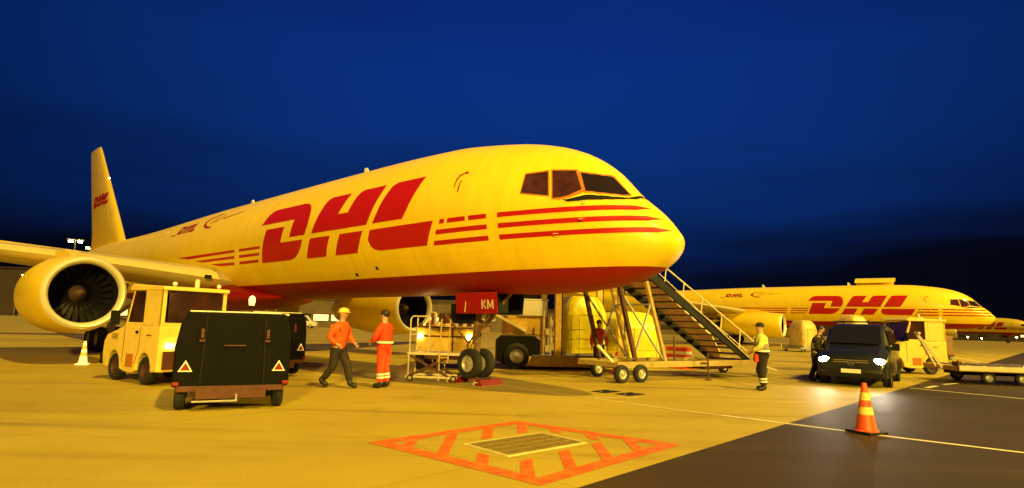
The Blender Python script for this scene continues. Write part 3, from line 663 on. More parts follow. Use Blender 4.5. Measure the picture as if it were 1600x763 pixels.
# raised cargo door on the second aircraft, hinged at the port crown
cd = MB(); ring0, ring1 = [], []
for i in range(9):
    a = R(62 + i * 9); r0 = 1.75
    ring0.append((0.9 - 0.0 + math.cos(a) * r0 * .9, 5.35 + math.sin(a) * r0)); ring1.append((0.9 + math.cos(a) * (r0 + .07) * .9, 5.35 + math.sin(a) * (r0 + .07)))
cd.prism(ring0 + ring1[::-1], -10.9, -7.5, 'X')
cdo = cd.build('cargo_door', 'yellow', plane2, bevel=.01)
MB().box((-9.2, 0.40, 6.42), (3.2, .08, .5)).build('door_hinge', 'tugyel', cdo)
MB().tube((-8.0, 1.7, 5.2), (-8.0, 1.55, 6.85), .05).tube((-10.4, 1.7, 5.2), (-10.4, 1.55, 6.85), .05).build('door_strut', 'steel', cdo)
# wheel chocks
def chock(name, x, y, rz, lab):
    t = thing(name, lab, 'wheel chock', (x, y, 0), rz, 'red chocks at the nose wheels')
    MB().prism([(-.14, 0), (.14, 0), (.05, .15), (-.05, .15)], -.42, .42, 'Y').build('wedge', 'trired', t, bevel=.01)
    MB().path([(0, -.42, .07), (0, -.55, .10), (0, -.60, .05), (0, -.55, .02)], .012, 6).build('rope', 'cream', t)
chock('wheel_chock', -0.50, 15.78, YAW1, 'red wheel chock on the nose side of the big jet nose wheels')
chock('wheel_chock', -1.25, 16.50, YAW1, 'red wheel chock on the tail side of the big jet nose wheels')

# ------------------------------------------------------------------ yellow cab tug
def make_tug(label, group):
    t = thing('tow_tug', label, 'tow tug', (0, 0, 0), 0, group)
    # x forward from the rear face (x=0) to the bumper (x=3.1); y left +
    def arch(cx, r, n=9): return [(cx - r * math.cos(PI * i / n), .30 + r * math.sin(PI * i / n) * 1.05) for i in range(n + 1)]
    side = [(0, .32)] + [(0.18, .32)] + [(x, z) for x, z in arch(.72, .40)] + [(1.3, .24), (1.75, .24)] + arch(2.45, .40) + [(3.05, .34), (3.12, .62), (3.10, .92), (2.95, 1.08), (1.95, 1.32), (0, 1.32)]
    MB().prism(side, -.80, .80, 'Y').build('body', 'tugyel', t, bevel=.025)
    # cab pillars, roof
    cb = MB()
    for sy in (-1, 1):
        y = sy * .745
        cb.beam((.06, y, 1.32), (.06, y, 2.16), .09, .10); cb.beam((1.93, y, 1.30), (1.62, y, 2.16), .07, .07)
        cb.beam((.82, y, 1.32), (.82, y, 2.16), .08, .30); cb.box((1.0, y, 1.36), (1.9, .08, .08))
    cb.beam((.06, 0, 1.30), (.06, 0, 1.42), 1.5, .10)
    cb.build('cab_frame', 'tugyel', t, bevel=.012)
    MB().prism([(-.06, 2.15), (1.75, 2.15), (1.86, 2.20), (1.66, 2.31), (1.2, 2.27), (-.04, 2.24)], -.82, .82, 'Y').build('roof', 'tugyel', t, bevel=.02)
    for sy in (-1, 1):
        MB().add([(1.88, sy * .77, 1.40), (1.63, sy * .77, 2.13), (.98, sy * .77, 2.13), (.98, sy * .77, 1.40)], [(0, 1, 2, 3)]).build('side_window', 'cabglass', t)
        MB().box((.42, sy * .765, 1.76), (.80, .05, .82)).build('rear_quarter_panel', 'tugyel', t)
        m_ = MB().box((2.05, sy * 1.0, 1.50), (.07, .20, .34)).tube((1.9, sy * .8, 1.45), (2.05, sy * .98, 1.50), .02); m_.build('mirror', 'black', t, bevel=.02)
        # door lines, handle, step, grille on each side
        d = MB(); y = sy * .804
        for x0, z0, x1, z1 in ((1.90, .45, 1.90, 1.30), (1.02, .80, 1.02, 1.30), (1.02, .80, 1.20, .46)): d.beam((x0, y, z0), (x1, y, z1), .006, .014)
        d.build('door_seam', 'rust', t)
        MB().box((1.18, sy * .81, 1.18), (.12, .03, .06)).build('door_handle', 'black', t)
        MB().box((1.45, sy * .81, .52), (.40, .03, .30)).build('step_box', 'frame', t, bevel=.01)
        g = MB()
        for i in range(4): g.box((2.45, sy * .805, 1.0 + i * 0.0 + i * .035), (.34, .012, .012))
        for i in range(3): g.box((.45 + i * .09, sy * .805, 1.12), (.05, .012, .03))
        g.build('vent', 'rust', t)
        wheel(t, (.72, sy * .66, .32), .32, .24, rim='rust'); wheel(t, (2.45, sy * .66, .32), .32, .24, rim='rust')
    MB().add([(1.97, -.70, 1.38), (1.97, .70, 1.38), (1.67, .70, 2.12), (1.67, -.70, 2.12)], [(0, 1, 2, 3)]).build('windscreen', 'cabglass', t)
    MB().add([(0.0, -.66, 1.42), (0.0, .66, 1.42), (0.0, .66, 2.10), (0.0, -.66, 2.10)], [(0, 1, 2, 3)]).build('rear_window', 'cabglass', t)
    MB().path([(-.02, .05, 1.46), (-.03, -.10, 1.80)], .012, 6).build('wiper', 'black', t)
    MB().box((.9, 0, 1.0), (.4, 1.2, .9)).box((.75, 0, 1.65), (.12, .45, .6)).build('seat', 'black', t, bevel=.03)
    # bumper, hood edge, rear details
    MB().box((3.14, 0, .50), (.10, 1.66, .28)).box((3.06, 0, .98), (.12, 1.4, .10)).build('bumper', 'black', t, bevel=.02)
    MB().box((-.02, -.52, .58), (.05, .34, .40)).box((-.02, .52, .58), (.05, .34, .40)).box((-.10, 0, .40), (.22, .30, .16)).build('rear_panel', 'rust', t, bevel=.01)
    for sy in (-1, 1):
        MB().box((-.03, sy * .55, .90), (.06, .17, .10)).build('rear_light', 'lampwarm' if sy > 0 else 'white', t, bevel=.01)
        MB().sphere((0.02, sy * .55, 2.30), .055, 8).build('roof_lamp', 'white', t, smooth=True)
        MB().box((3.10, sy * .55, .80), (.06, .22, .14)).build('headlight', 'cream', t, bevel=.01)
    MB().lathe([(2.26, .06), (2.42, .06), (2.46, .04), (2.47, .005)], 14, 'Z', (.45, -.2, 0)).build('beacon', 'cream', t, smooth=True)
    return t
HT = math.atan2(.57, -.82)
tug = make_tug('yellow enclosed-cab tow tug beside the dark covered cart, below the near engine', 'yellow cab tugs')
tug.scale = (.90, .94, 1.0); tug.location = (-7.38, 13.95, 0); tug.rotation_euler = (0, 0, HT)
# origin is at centre of the rear face
tug2 = dup(tug, (17.9, 25.2, 0), R(183), 'yellow enclosed-cab tow tug half hidden behind the black van', 'yellow cab tugs')

# ------------------------------------------------------------------ covered baggage cart
def tri(s): return [(-s / 2, 0), (s / 2, 0), (0, s * .866)]
def make_cart(label, group):
    t = thing('covered_cart', label, 'baggage cart', (0, 0, 0), 0, group)
    # y left/right is the rear panel's width, x forward; rear panel at x=0
    pts = [(-.92, .40), (.92, .40), (.92, 1.05), (.86, 1.45), (.76, 1.67), (-.80, 1.67), (-.90, 1.40), (-.92, 1.05)]
    rings = []
    for x, k in ((0.0, .985), (.03, 1.0), (1.15, 1.0), (2.35, 1.0), (2.38, .985)):
        rings.append([(x, y * k, .40 + (z - .40) * k) for y, z in pts])
    MB().loft(rings).build('cover', 'darkcover', t, bevel=.03)
    MB().box((1.2, 0, .37), (2.4, 1.70, .10)).box((-.02, 0, .30), (.06, 1.10, .20)).build('chassis', 'rust', t, bevel=.01)
    MB().box((-.07, .25, .17), (.04, .70, .03)).box((-.06, -.08, .22), (.03, .03, .12)).build('rear_bar', 'steel', t, bevel=.005)
    MB().beam((2.4, 0, .36), (3.3, 0, .28), .08, .06).build('drawbar', 'rust', t)
    MB().path([(.02, -.72, 1.675), (.02, .74, 1.675)], .012).build('top_trim', 'white', t)
    for sx in (.35, 1.95):
        for sy in (-1, 1):
            wheel(t, (sx, sy * .78, .24), .24, .17)
    for sy in (-1, 1):
        o = MB().prism(tri(.22), -.012, 0, 'X').build('reflector', 'white', t); o.location = (-.005, sy * .735, .66)
        q = MB().prism(tri(.15), -.02, -.012, 'X').build('reflector_centre', 'trired', o); q.location = (0, 0, .022)
        MB().box((.3, sy * .72, .22), (.5, .03, .26)).build('mud_flap', 'black', t)
    for sy in (-1, 1):
        MB().box((-.014, sy * .52, 1.30), (.03, .05, .16)).box((-.02, sy * .52, 1.18), (.03, .09, .04)).build('latch', 'rust', t, bevel=.006)
    MB().path([(-.01, -.16, 1.10), (-.06, -.16, 1.10), (-.06, .16, 1.10), (-.01, .16, 1.10)], .012, 6).build('grab_handle', 'rust', t)
    for sy in (-1, 1): MB().box((-.02, sy * .86, .46), (.04, .10, .06)).build('tail_lamp', 'trired', t, bevel=.01)
    # seams in the cover
    sm = MB()
    for y in (-.5, .5): MB().beam((-.006, y, .45), (-.006, y * .93, 1.58), .02, .012).build('strap', 'black', t)
    return t
HC = math.atan2(.89, -.457)
cart = make_cart('dark covered baggage cart with two red triangle reflectors, in front of the yellow tug', 'dark covered carts')
cart.location = (-4.78, 10.45, 0); cart.rotation_euler = (0, 0, HC)
cart2 = dup(cart, (-6.15, 15.85, .06), HC + .5, 'dark covered cart mostly hidden behind the one with its reflectors in full view', 'dark covered carts')

# small tow tractor in front of the cart, only roof and beacon show
tt = thing('tow_tractor', 'cream-roofed open tow tractor hidden behind the dark cart, amber beacon lit', 'tow tractor', (-5.55, 12.75, 0), HC)
MB().box((1.0, 0, .55), (2.2, 1.3, .6)).box((.2, 0, .95), (.6, 1.3, .35)).build('body', 'tugyel', tt, bevel=.05)
MB().box((.6, 0, 1.665), (1.3, 1.55, .05)).build('roof', 'cream', tt, bevel=.02)
for sy in (-1, 1):
    MB().tube((.05, sy * .6, .8), (.05, sy * .7, 1.7), .025).tube((1.2, sy * .6, .8), (1.15, sy * .7, 1.7), .025).build('roof_post', 'black', tt)
    for sx in (.35, 1.7): wheel(tt, (sx, sy * .62, .28), .28, .2)
bc = MB().tube((.1, 0, 1.74), (.1, 0, 1.85), .018).build('beacon_post', 'black', tt)
MB().lathe([(1.85, .055), (1.97, .07), (2.03, .05), (2.05, .004)], 14, 'Z', (.1, 0, 0)).build('beacon', 'beacon', bc, smooth=True)
bl = bpy.data.lights.new('beacon_lamp', 'POINT'); bl.energy = 30; bl.color = (1, .5, .15); bl.shadow_soft_size = .08
bo = bpy.data.objects.new('beacon_lamp', bl); col.objects.link(bo); bo.parent = tt; bo.location = (.1, 0, 2.1)

# ------------------------------------------------------------------ people
def skin_mesh(verts, edges, sub=1, root=0):
    me = bpy.data.meshes.new('tmp'); me.from_pydata([v[:3] for v in verts], edges, [])
    o = bpy.data.objects.new('tmp', me); col.objects.link(o)
    md = o.modifiers.new('s', 'SKIN'); md.use_smooth_shade = True
    for i, v in enumerate(verts):
        sv = me.skin_vertices[0].data[i]; r = v[3] if isinstance(v[3], tuple) else (v[3], v[3]); sv.radius = r; sv.use_root = (i == root)
    sd = o.modifiers.new('d', 'SUBSURF'); sd.levels = sub; sd.render_levels = sub
    dg = bpy.context.evaluated_depsgraph_get(); dg.update(); ev = o.evaluated_get(dg); nm = bpy.data.meshes.new_from_object(ev, depsgraph=dg)
    bpy.data.objects.remove(o); bpy.data.meshes.remove(me)
    return nm
def obj_me(name, me, mat, parent):
    me.materials.clear(); me.materials.append(M[mat]); me.polygons.foreach_set('use_smooth', [True] * len(me.polygons))
    o = bpy.data.objects.new(name, me); col.objects.link(o); o.parent = parent; return o
def join_me(a, b):
    bm = bmesh.new(); bm.from_mesh(a); bm.from_mesh(b); bm.to_mesh(a); bm.free(); bpy.data.meshes.remove(b); return a
POSES = {
 'walk': dict(la=((.05, .30, 1.16), (.26, .24, 1.02)), ra=((-.10, -.28, 1.15), (.12, -.22, 1.00)), ll=((.20, .10, .52), (.30, .10, .12), (.48, .11, .04)), rl=((-.04, -.10, .50), (-.32, -.10, .16), (-.18, -.11, .05)), lean=.10),
 'stand': dict(la=((0, .27, 1.15), (.06, .27, .90)), ra=((0, -.27, 1.15), (.05, -.27, .90)), ll=((.02, .10, .50), (0, .11, .09), (.17, .13, .035)), rl=((.02, -.10, .50), (-.02, -.11, .09), (.15, -.13, .035)), lean=.02),
 'hold': dict(la=((.08, .28, 1.17), (.28, .12, 1.06)), ra=((.05, -.28, 1.15), (.22, -.18, 1.02)), ll=((.03, .10, .50), (0, .12, .09), (.17, .15, .035)), rl=((.03, -.10, .50), (-.03, -.12, .09), (.14, -.15, .035)), lean=.05),
 'reach': dict(la=((.16, .30, 1.22), (.38, .26, 1.22)), ra=((.05, -.27, 1.15), (.20, -.24, .98)), ll=((.12, .12, .50), (.02, .14, .09), (.19, .16, .035)), rl=((.0, -.12, .50), (-.16, -.14, .09), (.01, -.16, .035)), lean=.22)}
def person(label, loc, rz, pose, top, bottom, head='hair', hatmat='hat', topcat=('jacket',), scale=1.0, vest=None, bands=False):
    p = POSES[pose]; t = thing('person', label, 'person', loc, rz, None); t.scale = (scale,) * 3; ln = p['lean']
    def lx(z): return ln * (z - .95) / .85 if z > .95 else 0
    A = lambda q: (q[0] + lx(q[2]), q[1], q[2])
    sh = 1.44; nx = lx(1.5)
    V = [(0, 0, .96, .11), (lx(1.12), 0, 1.12, .10), (lx(1.30), 0, 1.30, .11), (lx(1.46), 0, 1.46, .075), (lx(1.54), 0, 1.54, .058), (lx(1.62) + .01, 0, 1.62, (.078, .088)), (lx(1.72) + .015, 0, 1.72, (.088, .10)), (lx(1.80), 0, 1.79, (.06, .07))]
    E_ = [(0, 1), (1, 2), (2, 3), (3, 4), (4, 5), (5, 6), (6, 7)]
    for sg, ar, lg in ((1, p['la'], p['ll']), (-1, p['ra'], p['rl'])):
        b = len(V); e0, e1 = A(ar[0]), A(ar[1])
        V += [(lx(sh), sg * .17, sh, .062), (*e0, .044), (*e1, .030)]
        hd = (Vector(e1) - Vector(e0)).normalized(); V.append((*(Vector(e1) + hd * .08), .026))
        E_ += [(3, b), (b, b + 1), (b + 1, b + 2), (b + 2, b + 3)]
        b = len(V); V += [(0, sg * .10, .90, .09), (*lg[0], .055), (*lg[1], .038), (*(Vector(lg[1]) * .4 + Vector(lg[2]) * .6), .025)]; E_ += [(0, b), (b, b + 1), (b + 1, b + 2), (b + 2, b + 3)]
    body = skin_mesh(V, E_, 1)
    # fingers, nose, ears as islands rooted in the flesh
    fm = MB()
    for sg, ar in ((1, p['la']), (-1, p['ra'])):
        e0, e1 = Vector(A(ar[0])), Vector(A(ar[1])); hd = (e1 - e0).normalized(); sd_ = hd.cross(Vector((0, 1, 0))).normalized() if abs(hd.y) < .9 else Vector((1, 0, 0)); nn = hd.cross(sd_)
        for k, ln_ in enumerate((.062, .072, .068, .052)):
            b0 = e1 + hd * .085 + sd_ * (.027 - k * .018); b1 = b0 + hd * ln_ * .6 - nn * sg * .006; b2 = b1 + hd * ln_ * .4 - nn * sg * .022
            fm.tube(b0 - hd * .02, b1, .009, .008, 6).tube(b1, b2, .008, .006, 6)
        th0 = e1 + hd * .03 + sd_ * .02; th1 = th0 + hd * .03 + sd_ * .03; fm.tube(th0, th1, .011, .009, 6).tube(th1, th1 + hd * .03, .009, .007, 6)
    hx = lx(1.68)
    fm.sphere((hx + .105, 0, 1.675), .016, 6, (1, .8, 1.4)).sphere((hx, .088, 1.68), .022, 6, (.7, .4, 1.2)).sphere((hx, -.088, 1.68), .022, 6, (.7, .4, 1.2)).sphere((hx + .085, 0, 1.625), .03, 6, (.7, .9, .5))
    fme = bpy.data.meshes.new('f'); fme.from_pydata(fm.v, [], fm.f); body = join_me(body, fme)
    ob = obj_me('body', body, 'skin', t)
    ey = MB()
    for sg in (-1, 1): ey.sphere((hx + .098, sg * .032, 1.700), .010, 6)
    ey.build('eyes', 'black', ob)
    # jacket
    V = [(0, 0, .80, .17), (lx(1.1), 0, 1.10, .185), (lx(1.28), 0, 1.28, .20), (lx(1.42), 0, 1.42, .15), (lx(1.49), 0, 1.52, .085)]
    E_ = [(0, 1), (1, 2), (2, 3), (3, 4)]
    for sg, ar in ((1, p['la']), (-1, p['ra'])):
        b = len(V); e0, e1 = A(ar[0]), A(ar[1]); V += [(lx(sh), sg * .185, sh - .02, .100), (*e0, .082), (*(Vector(e1) * .98 + Vector(e0) * .02), .062)]; E_ += [(3, b), (b, b + 1), (b + 1, b + 2)]
    jk = obj_me('jacket', skin_mesh(V, E_, 1), top, t)
    # trousers
    V = [(0, 0, 1.0, .145)]; E_ = []
    for sg, lg in ((1, p['ll']), (-1, p['rl'])):
        b = len(V); a0 = Vector(lg[0]); a1 = Vector(lg[1]); V += [(0, sg * .10, .86, .135), (*lg[0], .100), (*(a1 * .95 + a0 * .05), .082)]; E_ += [(0, b), (b, b + 1), (b + 1, b + 2)]
    tr = obj_me('trousers', skin_mesh(V, E_, 1), bottom, t)
    for lg in (p['ll'], p['rl']):
        a, c = Vector(lg[1]), Vector(lg[2])
        d = (c - a); V = [(a.x - .02, a.y, a.z + .10, .070), (a.x - .02, a.y, max(a.z - .02, .065), .072), (c.x + .02, c.y, max(c.z + .01, .055), .060)]
        obj_me('boot', skin_mesh(V, [(0, 1), (1, 2)], 1), 'boot', t)
    if head == 'hair':
        MB().sphere((hx - .012, 0, 1.735), .108, 10, (1.02, .92, .90)).build('hair', 'hair', t, smooth=True)
    elif head == 'hat':
        h_ = MB().sphere((hx + .005, 0, 1.755), .125, 12, (1.05, .95, .72)); h_.lathe([(1.745, .12), (1.735, .155), (1.728, .155), (1.728, .11)], 20, 'Z', (hx + .02, 0, 0)); h_.build('hard_hat', hatmat, t, smooth=True)
    elif head == 'cap':
        h_ = MB().sphere((hx - .005, 0, 1.745), .112, 10, (1.02, .92, .75)); h_.box((hx + .13, 0, 1.735), (.13, .14, .015)); h_.build('cap', hatmat, t, smooth=True)
    if vest:
        V = [(0, 0, .96, .20), (lx(1.15), 0, 1.15, .205), (lx(1.3), 0, 1.30, .215), (lx(1.42), 0, 1.43, .165)]
        obj_me('vest', skin_mesh(V, [(0, 1), (1, 2), (2, 3)], 1), vest, t)
    if bands:
        bd = MB()
        for lg in (p['ll'], p['rl']):
            a0, a1 = Vector(lg[0]), Vector(lg[1])
            for k in (.45, .62):
                c = a0.lerp(a1, k); dd = (a1 - a0).normalized() * .022; bd.tube(c - dd, c + dd, .094, .091, 14, caps=False)
        bd.build('reflective_band', 'white', t)
        bj = MB()
        for z in (1.06,): bj.lathe([(z - .025, .20), (z + .025, .20)], 20, 'Z', (lx(z), 0, 0))
        bj.build('reflective_band', 'white', t)
    return t
person('walking worker in yellow hard hat, orange jacket and dark trousers', (-4.05, 14.2, 0), R(-20), 'walk', 'orange', 'darkcloth', 'hat', 'hat', scale=1.02)
person('dark-haired worker standing in red-orange jacket and trousers beside the work platform', (-3.0, 14.45, 0), R(160), 'hold', 'redor', 'redor', 'hair', scale=1.02, bands=True)
person('worker in a cap and yellow high-visibility vest looking at the stairs', (6.88, 16.25, 0), R(170), 'hold', 'hiviz', 'darkcloth', 'cap', 'darkcloth', scale=1.0, vest='greycloth', bands=True)
wk = [o for o in col.objects if o.get('label', '').startswith('worker in a cap')][0]
MB().box((.17, .02, .86), (.10, .26, .22)).build('waist_bag', 'redor', wk, bevel=.03)
MB().lathe([(.96, .19), (1.02, .19)], 20).build('belt', 'black', wk)
person('person in dark clothes and grey top leaning to the side of the black van', (10.25, 20.0, 0), R(-35), 'reach', 'darkcloth', 'darkcloth', 'hair', scale=1.0, vest='greycloth')
person('worker in orange jacket and dark trousers standing among the stair supports', (3.15, 21.0, 0), R(-80), 'stand', 'redor', 'darkcloth', 'hair', scale=1.0)
person('worker in pale hard hat and orange jacket behind the service truck rail', (-2.95, 22.9, .05), R(-80), 'stand', 'orange', 'darkcloth', 'hat', 'hat', scale=1.05)

# ------------------------------------------------------------------ passenger stairs
def stairs():
    t = thing('boarding_stairs', 'mobile boarding stairs with solid dark side panel rising to the jet nose', 'boarding stairs', (8.55, 21.75, 0), math.atan2(-.537, -.843))
    # x = uphill, y: camera side is y>0 (left of uphill heading)
    Wd = 0.78
    # chassis
    ch = MB()
    for y in (-.85, .85): ch.box((3.35, y, .50), (7.3, .12, .18))
    for x in (-.25, 1.6, 3.4, 5.2, 6.95): ch.box((x, 0, .50), (.12, 1.60, .14))
    ch.build('chassis', 'stairmetal', t, bevel=.01)
    sl = (3.9 - .55) / (6.7 - .9)
    def z_at(x): return .50 + (x - .75) * sl
    n = 17
    for y in (-Wd, Wd):
        MB().prism([(.45, .42), (.80, .42), (7.0, z_at(7.0) - .25), (7.0, z_at(7.0) + .10), (.45, z_at(.7) + .0)], y - .03, y + .03, 'Y').build('stringer', 'black', t)
    for i in range(n):
        x = .85 + i * (6.6 - .85) / (n - 1); z = z_at(x)
        o = MB().box((x + .02, 0, z + .03), (.30, 1.5, .035)).build('step', 'brownpanel', t)
        MB().box((x - .125, 0, z + .005), (.06, 1.54, .075)).build('nosing', 'white', o)
    MB().box((7.45, 0, z_at(6.9) + .05), (1.15, 1.7, .08)).build('landing', 'steel', t)
    # far balustrade: solid panel with light rail
    y = -Wd - .06
    MB().prism([(.30, z_at(.45) + .05), (7.0, z_at(7.0) + .05), (7.0, z_at(7.0) + 1.0), (.75, z_at(.6) + .90), (.30, z_at(.3) + .55)], y - .02, y + .02, 'Y').build('side_panel', 'brownpanel', t)
    MB().path([(.25, y, z_at(.3) + .45), (.72, y, z_at(.6) + .93), (7.0, y, z_at(7.0) + 1.03), (8.0, y, z_at(7.0) + 1.03)], .035).build('handrail', 'cream', t)
    # near side: thin open rail
    y = Wd + .06
    nr = MB().path([(.55, y, z_at(.5) + .10), (7.0, y, z_at(7.0) + .22)], .014)
    nr.build('handrail', 'cream', t)
    # open maintenance rail standing out from the far side
    rz_ = math.atan2(-.537, -.843)
    mi = (Matrix.Translation((8.55, 21.75, 0)) @ Matrix.Rotation(rz_, 4, 'Z')).inverted()
    a, b = mi @ Vector((10.2, 24.3, .95)), mi @ Vector((5.5, 21.3, 3.85)); r = MB(); r.tube(a, b, .028)
    r.tube(a + Vector((0, 0, -.62)), b + Vector((0, 0, -.62)), .022)
    for k in (0.02, .22, .42, .62, .80, .97): p_ = a.lerp(b, k); r.tube(p_ + Vector((.12, .0, -.75)), p_, .022)
    r.build('outer_rail', 'cream', t)
    for k in (.05, .42, .80):
        p_ = a.lerp(b, k) + Vector((.12, 0, -.72)); MB().beam(p_, (p_.x, -Wd - .08, p_.z - .1), .04, .04).build('rail_bracket', 'rust', t)
    # supports
    for y in (-.80, .80):
        MB().beam((4.95, y, .58), (5.75, y, 3.0), .10, .10).build('support_leg', 'stairmetal', t)
        MB().beam((6.2, y, .58), (7.0, y, 3.3), .11, .11).build('support_leg', 'rust', t)
        MB().beam((5.05, y, .65), (6.85, y, 2.7), .05, .05).beam((5.5, y, 2.5), (6.3, y, .65), .05, .05).build('brace', 'steel', t)
    MB().beam((5.6, -.8, 2.3), (5.6, .8, 2.3), .06, .06).beam((6.85, -.8, 2.9), (6.85, .8, 2.9), .06, .06).build('cross_bar', 'steel', t)
    MB().tube((4.6, .85, .6), (4.6, .85, 1.35), .03).build('control_post', 'rust', t)
    # jack leg, wheels, tow frame
    MB().tube((3.4, 1.15, .04), (3.4, 1.15, .85), .028).lathe([(.0, .10), (.04, .10), (.05, .01)], 12, 'Z', (3.4, 1.15, 0)).beam((3.4, .88, .52), (3.4, 1.15, .52), .05, .05).build('jack_leg', 'rust', t)
    for x, y, rr in ((.15, .80, .24), (.15, -.80, .24), (6.15, .95, .26), (6.9, .95, .26), (6.2, -.9, .26)):
        wheel(t, (x, y, rr), rr, .18)
    MB().beam((6.9, .6, .55), (7.5, .6, 1.05), .07, .07).beam((.1, .9, .35), (-.55, .9, .22), .05, .05).beam((.1, -.6, .5), (-.6, -.6, .28), .05, .05).build('tow_frame', 'cream', t)
    MB().box((2.2, 0, .40), (1.5, 1.2, .22)).build('hydraulic_box', 'rust', t, bevel=.02)
stairs()

# ------------------------------------------------------------------ pallet loader and cargo
def loader():
    t = thing('pallet_loader', 'yellow cargo loader with tall posts, cab and big wheel behind the nose gear', 'cargo loader', (0.0, 22.4, 0), R(8))
    MB().box((1.9, .3, .28), (3.9, 2.6, .36)).build('deck', 'eqyel', t, bevel=.02)
    MB().box((2.2, -.95, .49), (3.0, .35, .04)).box((2.2, 0, .49), (3.0, .35, .04)).box((2.2, 1.0, .49), (3.0, .35, .04)).build('roller_bed', 'steel', t)
    for x in (1.60, 3.95):
        for y in (-1.1, 1.6):
            o = MB().box((x, y, 2.25), (.22, .20, 3.6)).build('mast', 'eqyel', t, bevel=.01)
            MB().box((x + .14, y, 2.25), (.05, .12, 3.5)).build('guide_rail', 'black', o)
    MB().box((2.75, .2, 4.0), (2.7, 2.6, .22)).build('upper_platform', 'eqyel', t, bevel=.02)
    MB().box((.55, .1, 1.55), (1.5, 1.4, .7)).build('cab', 'eqyel', t, bevel=.04)
    MB().box((.75, -.62, 2.18), (1.1, .10, .55)).box((.75, .1, 2.50), (1.2, 1.5, .06)).build('cab_panel', 'white', t, bevel=.02)
    MB().box((.15, -.50, 2.75), (1.6, .12, .45)).build('upper_beam', 'black', t, bevel=.02)
    MB().prism([(-.55, .25), (1.0, .25), (1.0, 1.02), (.8, 1.18), (-.35, 1.18), (-.55, 1.0)], -.95, -.20, 'Y').build('wheel_guard', 'black', t, bevel=.03)
    wheel(t, (.12, -1.02, .46), .46, .30)
    wheel(t, (.12, 1.3, .46), .46, .30); wheel(t, (3.5, 1.7, .32), .32, .2)
    p = MB()
    for i in range(4): p.box((1.22 + (i % 2) * .18, -1.0, .75 + i * .30), (.14, .20, .22))
    p.tube((1.1, -1.0, .5), (1.1, -1.0, 2.1), .04).tube((1.35, -1.05, .5), (1.35, -1.05, 1.9), .03)
    p.build('hydraulics', 'cream', t, bevel=.01)
    MB().beam((-1.0, -.9, 2.1), (.5, -.6, 1.35), .12, .10).build('conveyor_edge', 'cream', t)
loader()
def cargo(label, x, y, rz, w=1.75, d=2.2, h=2.25, z0=.0, mat='cargo', grp='netted cargo pallets'):
    t = thing('cargo_pallet', label, 'cargo pallet', (x, y, z0), rz, grp)
    MB().box((0, 0, .05), (w + .15, d + .15, .08)).build('pallet_base', 'steel', t)
    rings = []
    random.seed(int(x * 10)); k = 30
    for i in range(13):
        f = i / 12; z = .1 + f * h; s_ = 1 - .35 * max(0, (f - .62) / .38) ** 2.2; ring = []
        for j in range(k):
            a = 2 * PI * j / k; e = .38; cx = math.copysign(abs(math.cos(a)) ** e, math.cos(a)); cy = math.copysign(abs(math.sin(a)) ** e, math.sin(a)); r_ = 1 + random.uniform(-.025, .02)
            ring.append((cx * w / 2 * s_ * r_, cy * d / 2 * s_ * r_, z + random.uniform(-.015, .015)))
        rings.append(ring)
    rings.append([(p[0] * .5, p[1] * .5, p[2] + .06) for p in rings[-1]])
    MB().loft(rings).build('wrapped_load', mat, t, smooth=True)
    n = MB()
    for j in range(0, k, 2):
        n.path([Vector(rings[i][j]) * 1.0 + Vector((rings[i][j][0] * .012, rings[i][j][1] * .012, 0)) for i in range(0, 13, 2)], .010, 4)
    for i in (1, 3, 5, 8):
        n.path([Vector((rings[i][j][0] * 1.014, rings[i][j][1] * 1.014, rings[i][j][2])) for j in list(range(0, k, 2)) + [0]], .010, 4)
    n.build('cargo_net', 'net', t)
    return t
cargo('bright yellow film-wrapped netted pallet standing on the loader beside its tall post', 2.72, 22.75, R(12), 1.62, 1.8, 2.05, .51)
cargo('film-wrapped cargo pallet on the ground seen through the stair supports', 5.2, 26.5, R(30), 2.4, 2.2, 2.1, .0)
cargo('pale netted cargo pallet on a low dolly under the middle jet', 23.6, 47.9, R(20), 1.6, 1.6, 2.0, .35, 'cargo2')
cargo('rounded netted cargo pallet lifted high behind the black van roof', 17.9, 31.0, R(20), 1.15, 1.1, 1.42, .95, 'cargo2')
# dollies carrying the far pallets
def dolly(label, x, y, rz, L_=3.2, W_=2.6, z=.35, group='flat cargo dollies'):
    t = thing('cargo_dolly', label, 'cargo dolly', (x, y, 0), rz, group)
    MB().box((0, 0, z - .06), (L_, W_, .11)).build('deck', 'steel', t, bevel=.01)
    for sx in (-1, 1):
        for sy in (-1, 1): wheel(t, (sx * L_ * .36, sy * W_ * .42, (z - .13) / 2 + .02), (z - .13) / 2 + .02, .12, n=14)
    MB().beam((L_ / 2, 0, z - .06), (L_ / 2 + 1.0, 0, .15), .07, .06).build('drawbar', 'rust', t)
    MB().tube((L_ / 2 + .95, 0, .12), (L_ / 2 + .95, 0, .62), .03).build('handle', 'cream', t)
    return t
dolly('low dolly carrying the pale pallet under the middle jet', 23.6, 47.9, R(200), 2.6, 2.0, .35)
dolly('taller dolly holding a rounded pallet behind the black van', 17.9, 31.0, R(20), 1.9, 1.6, .95)

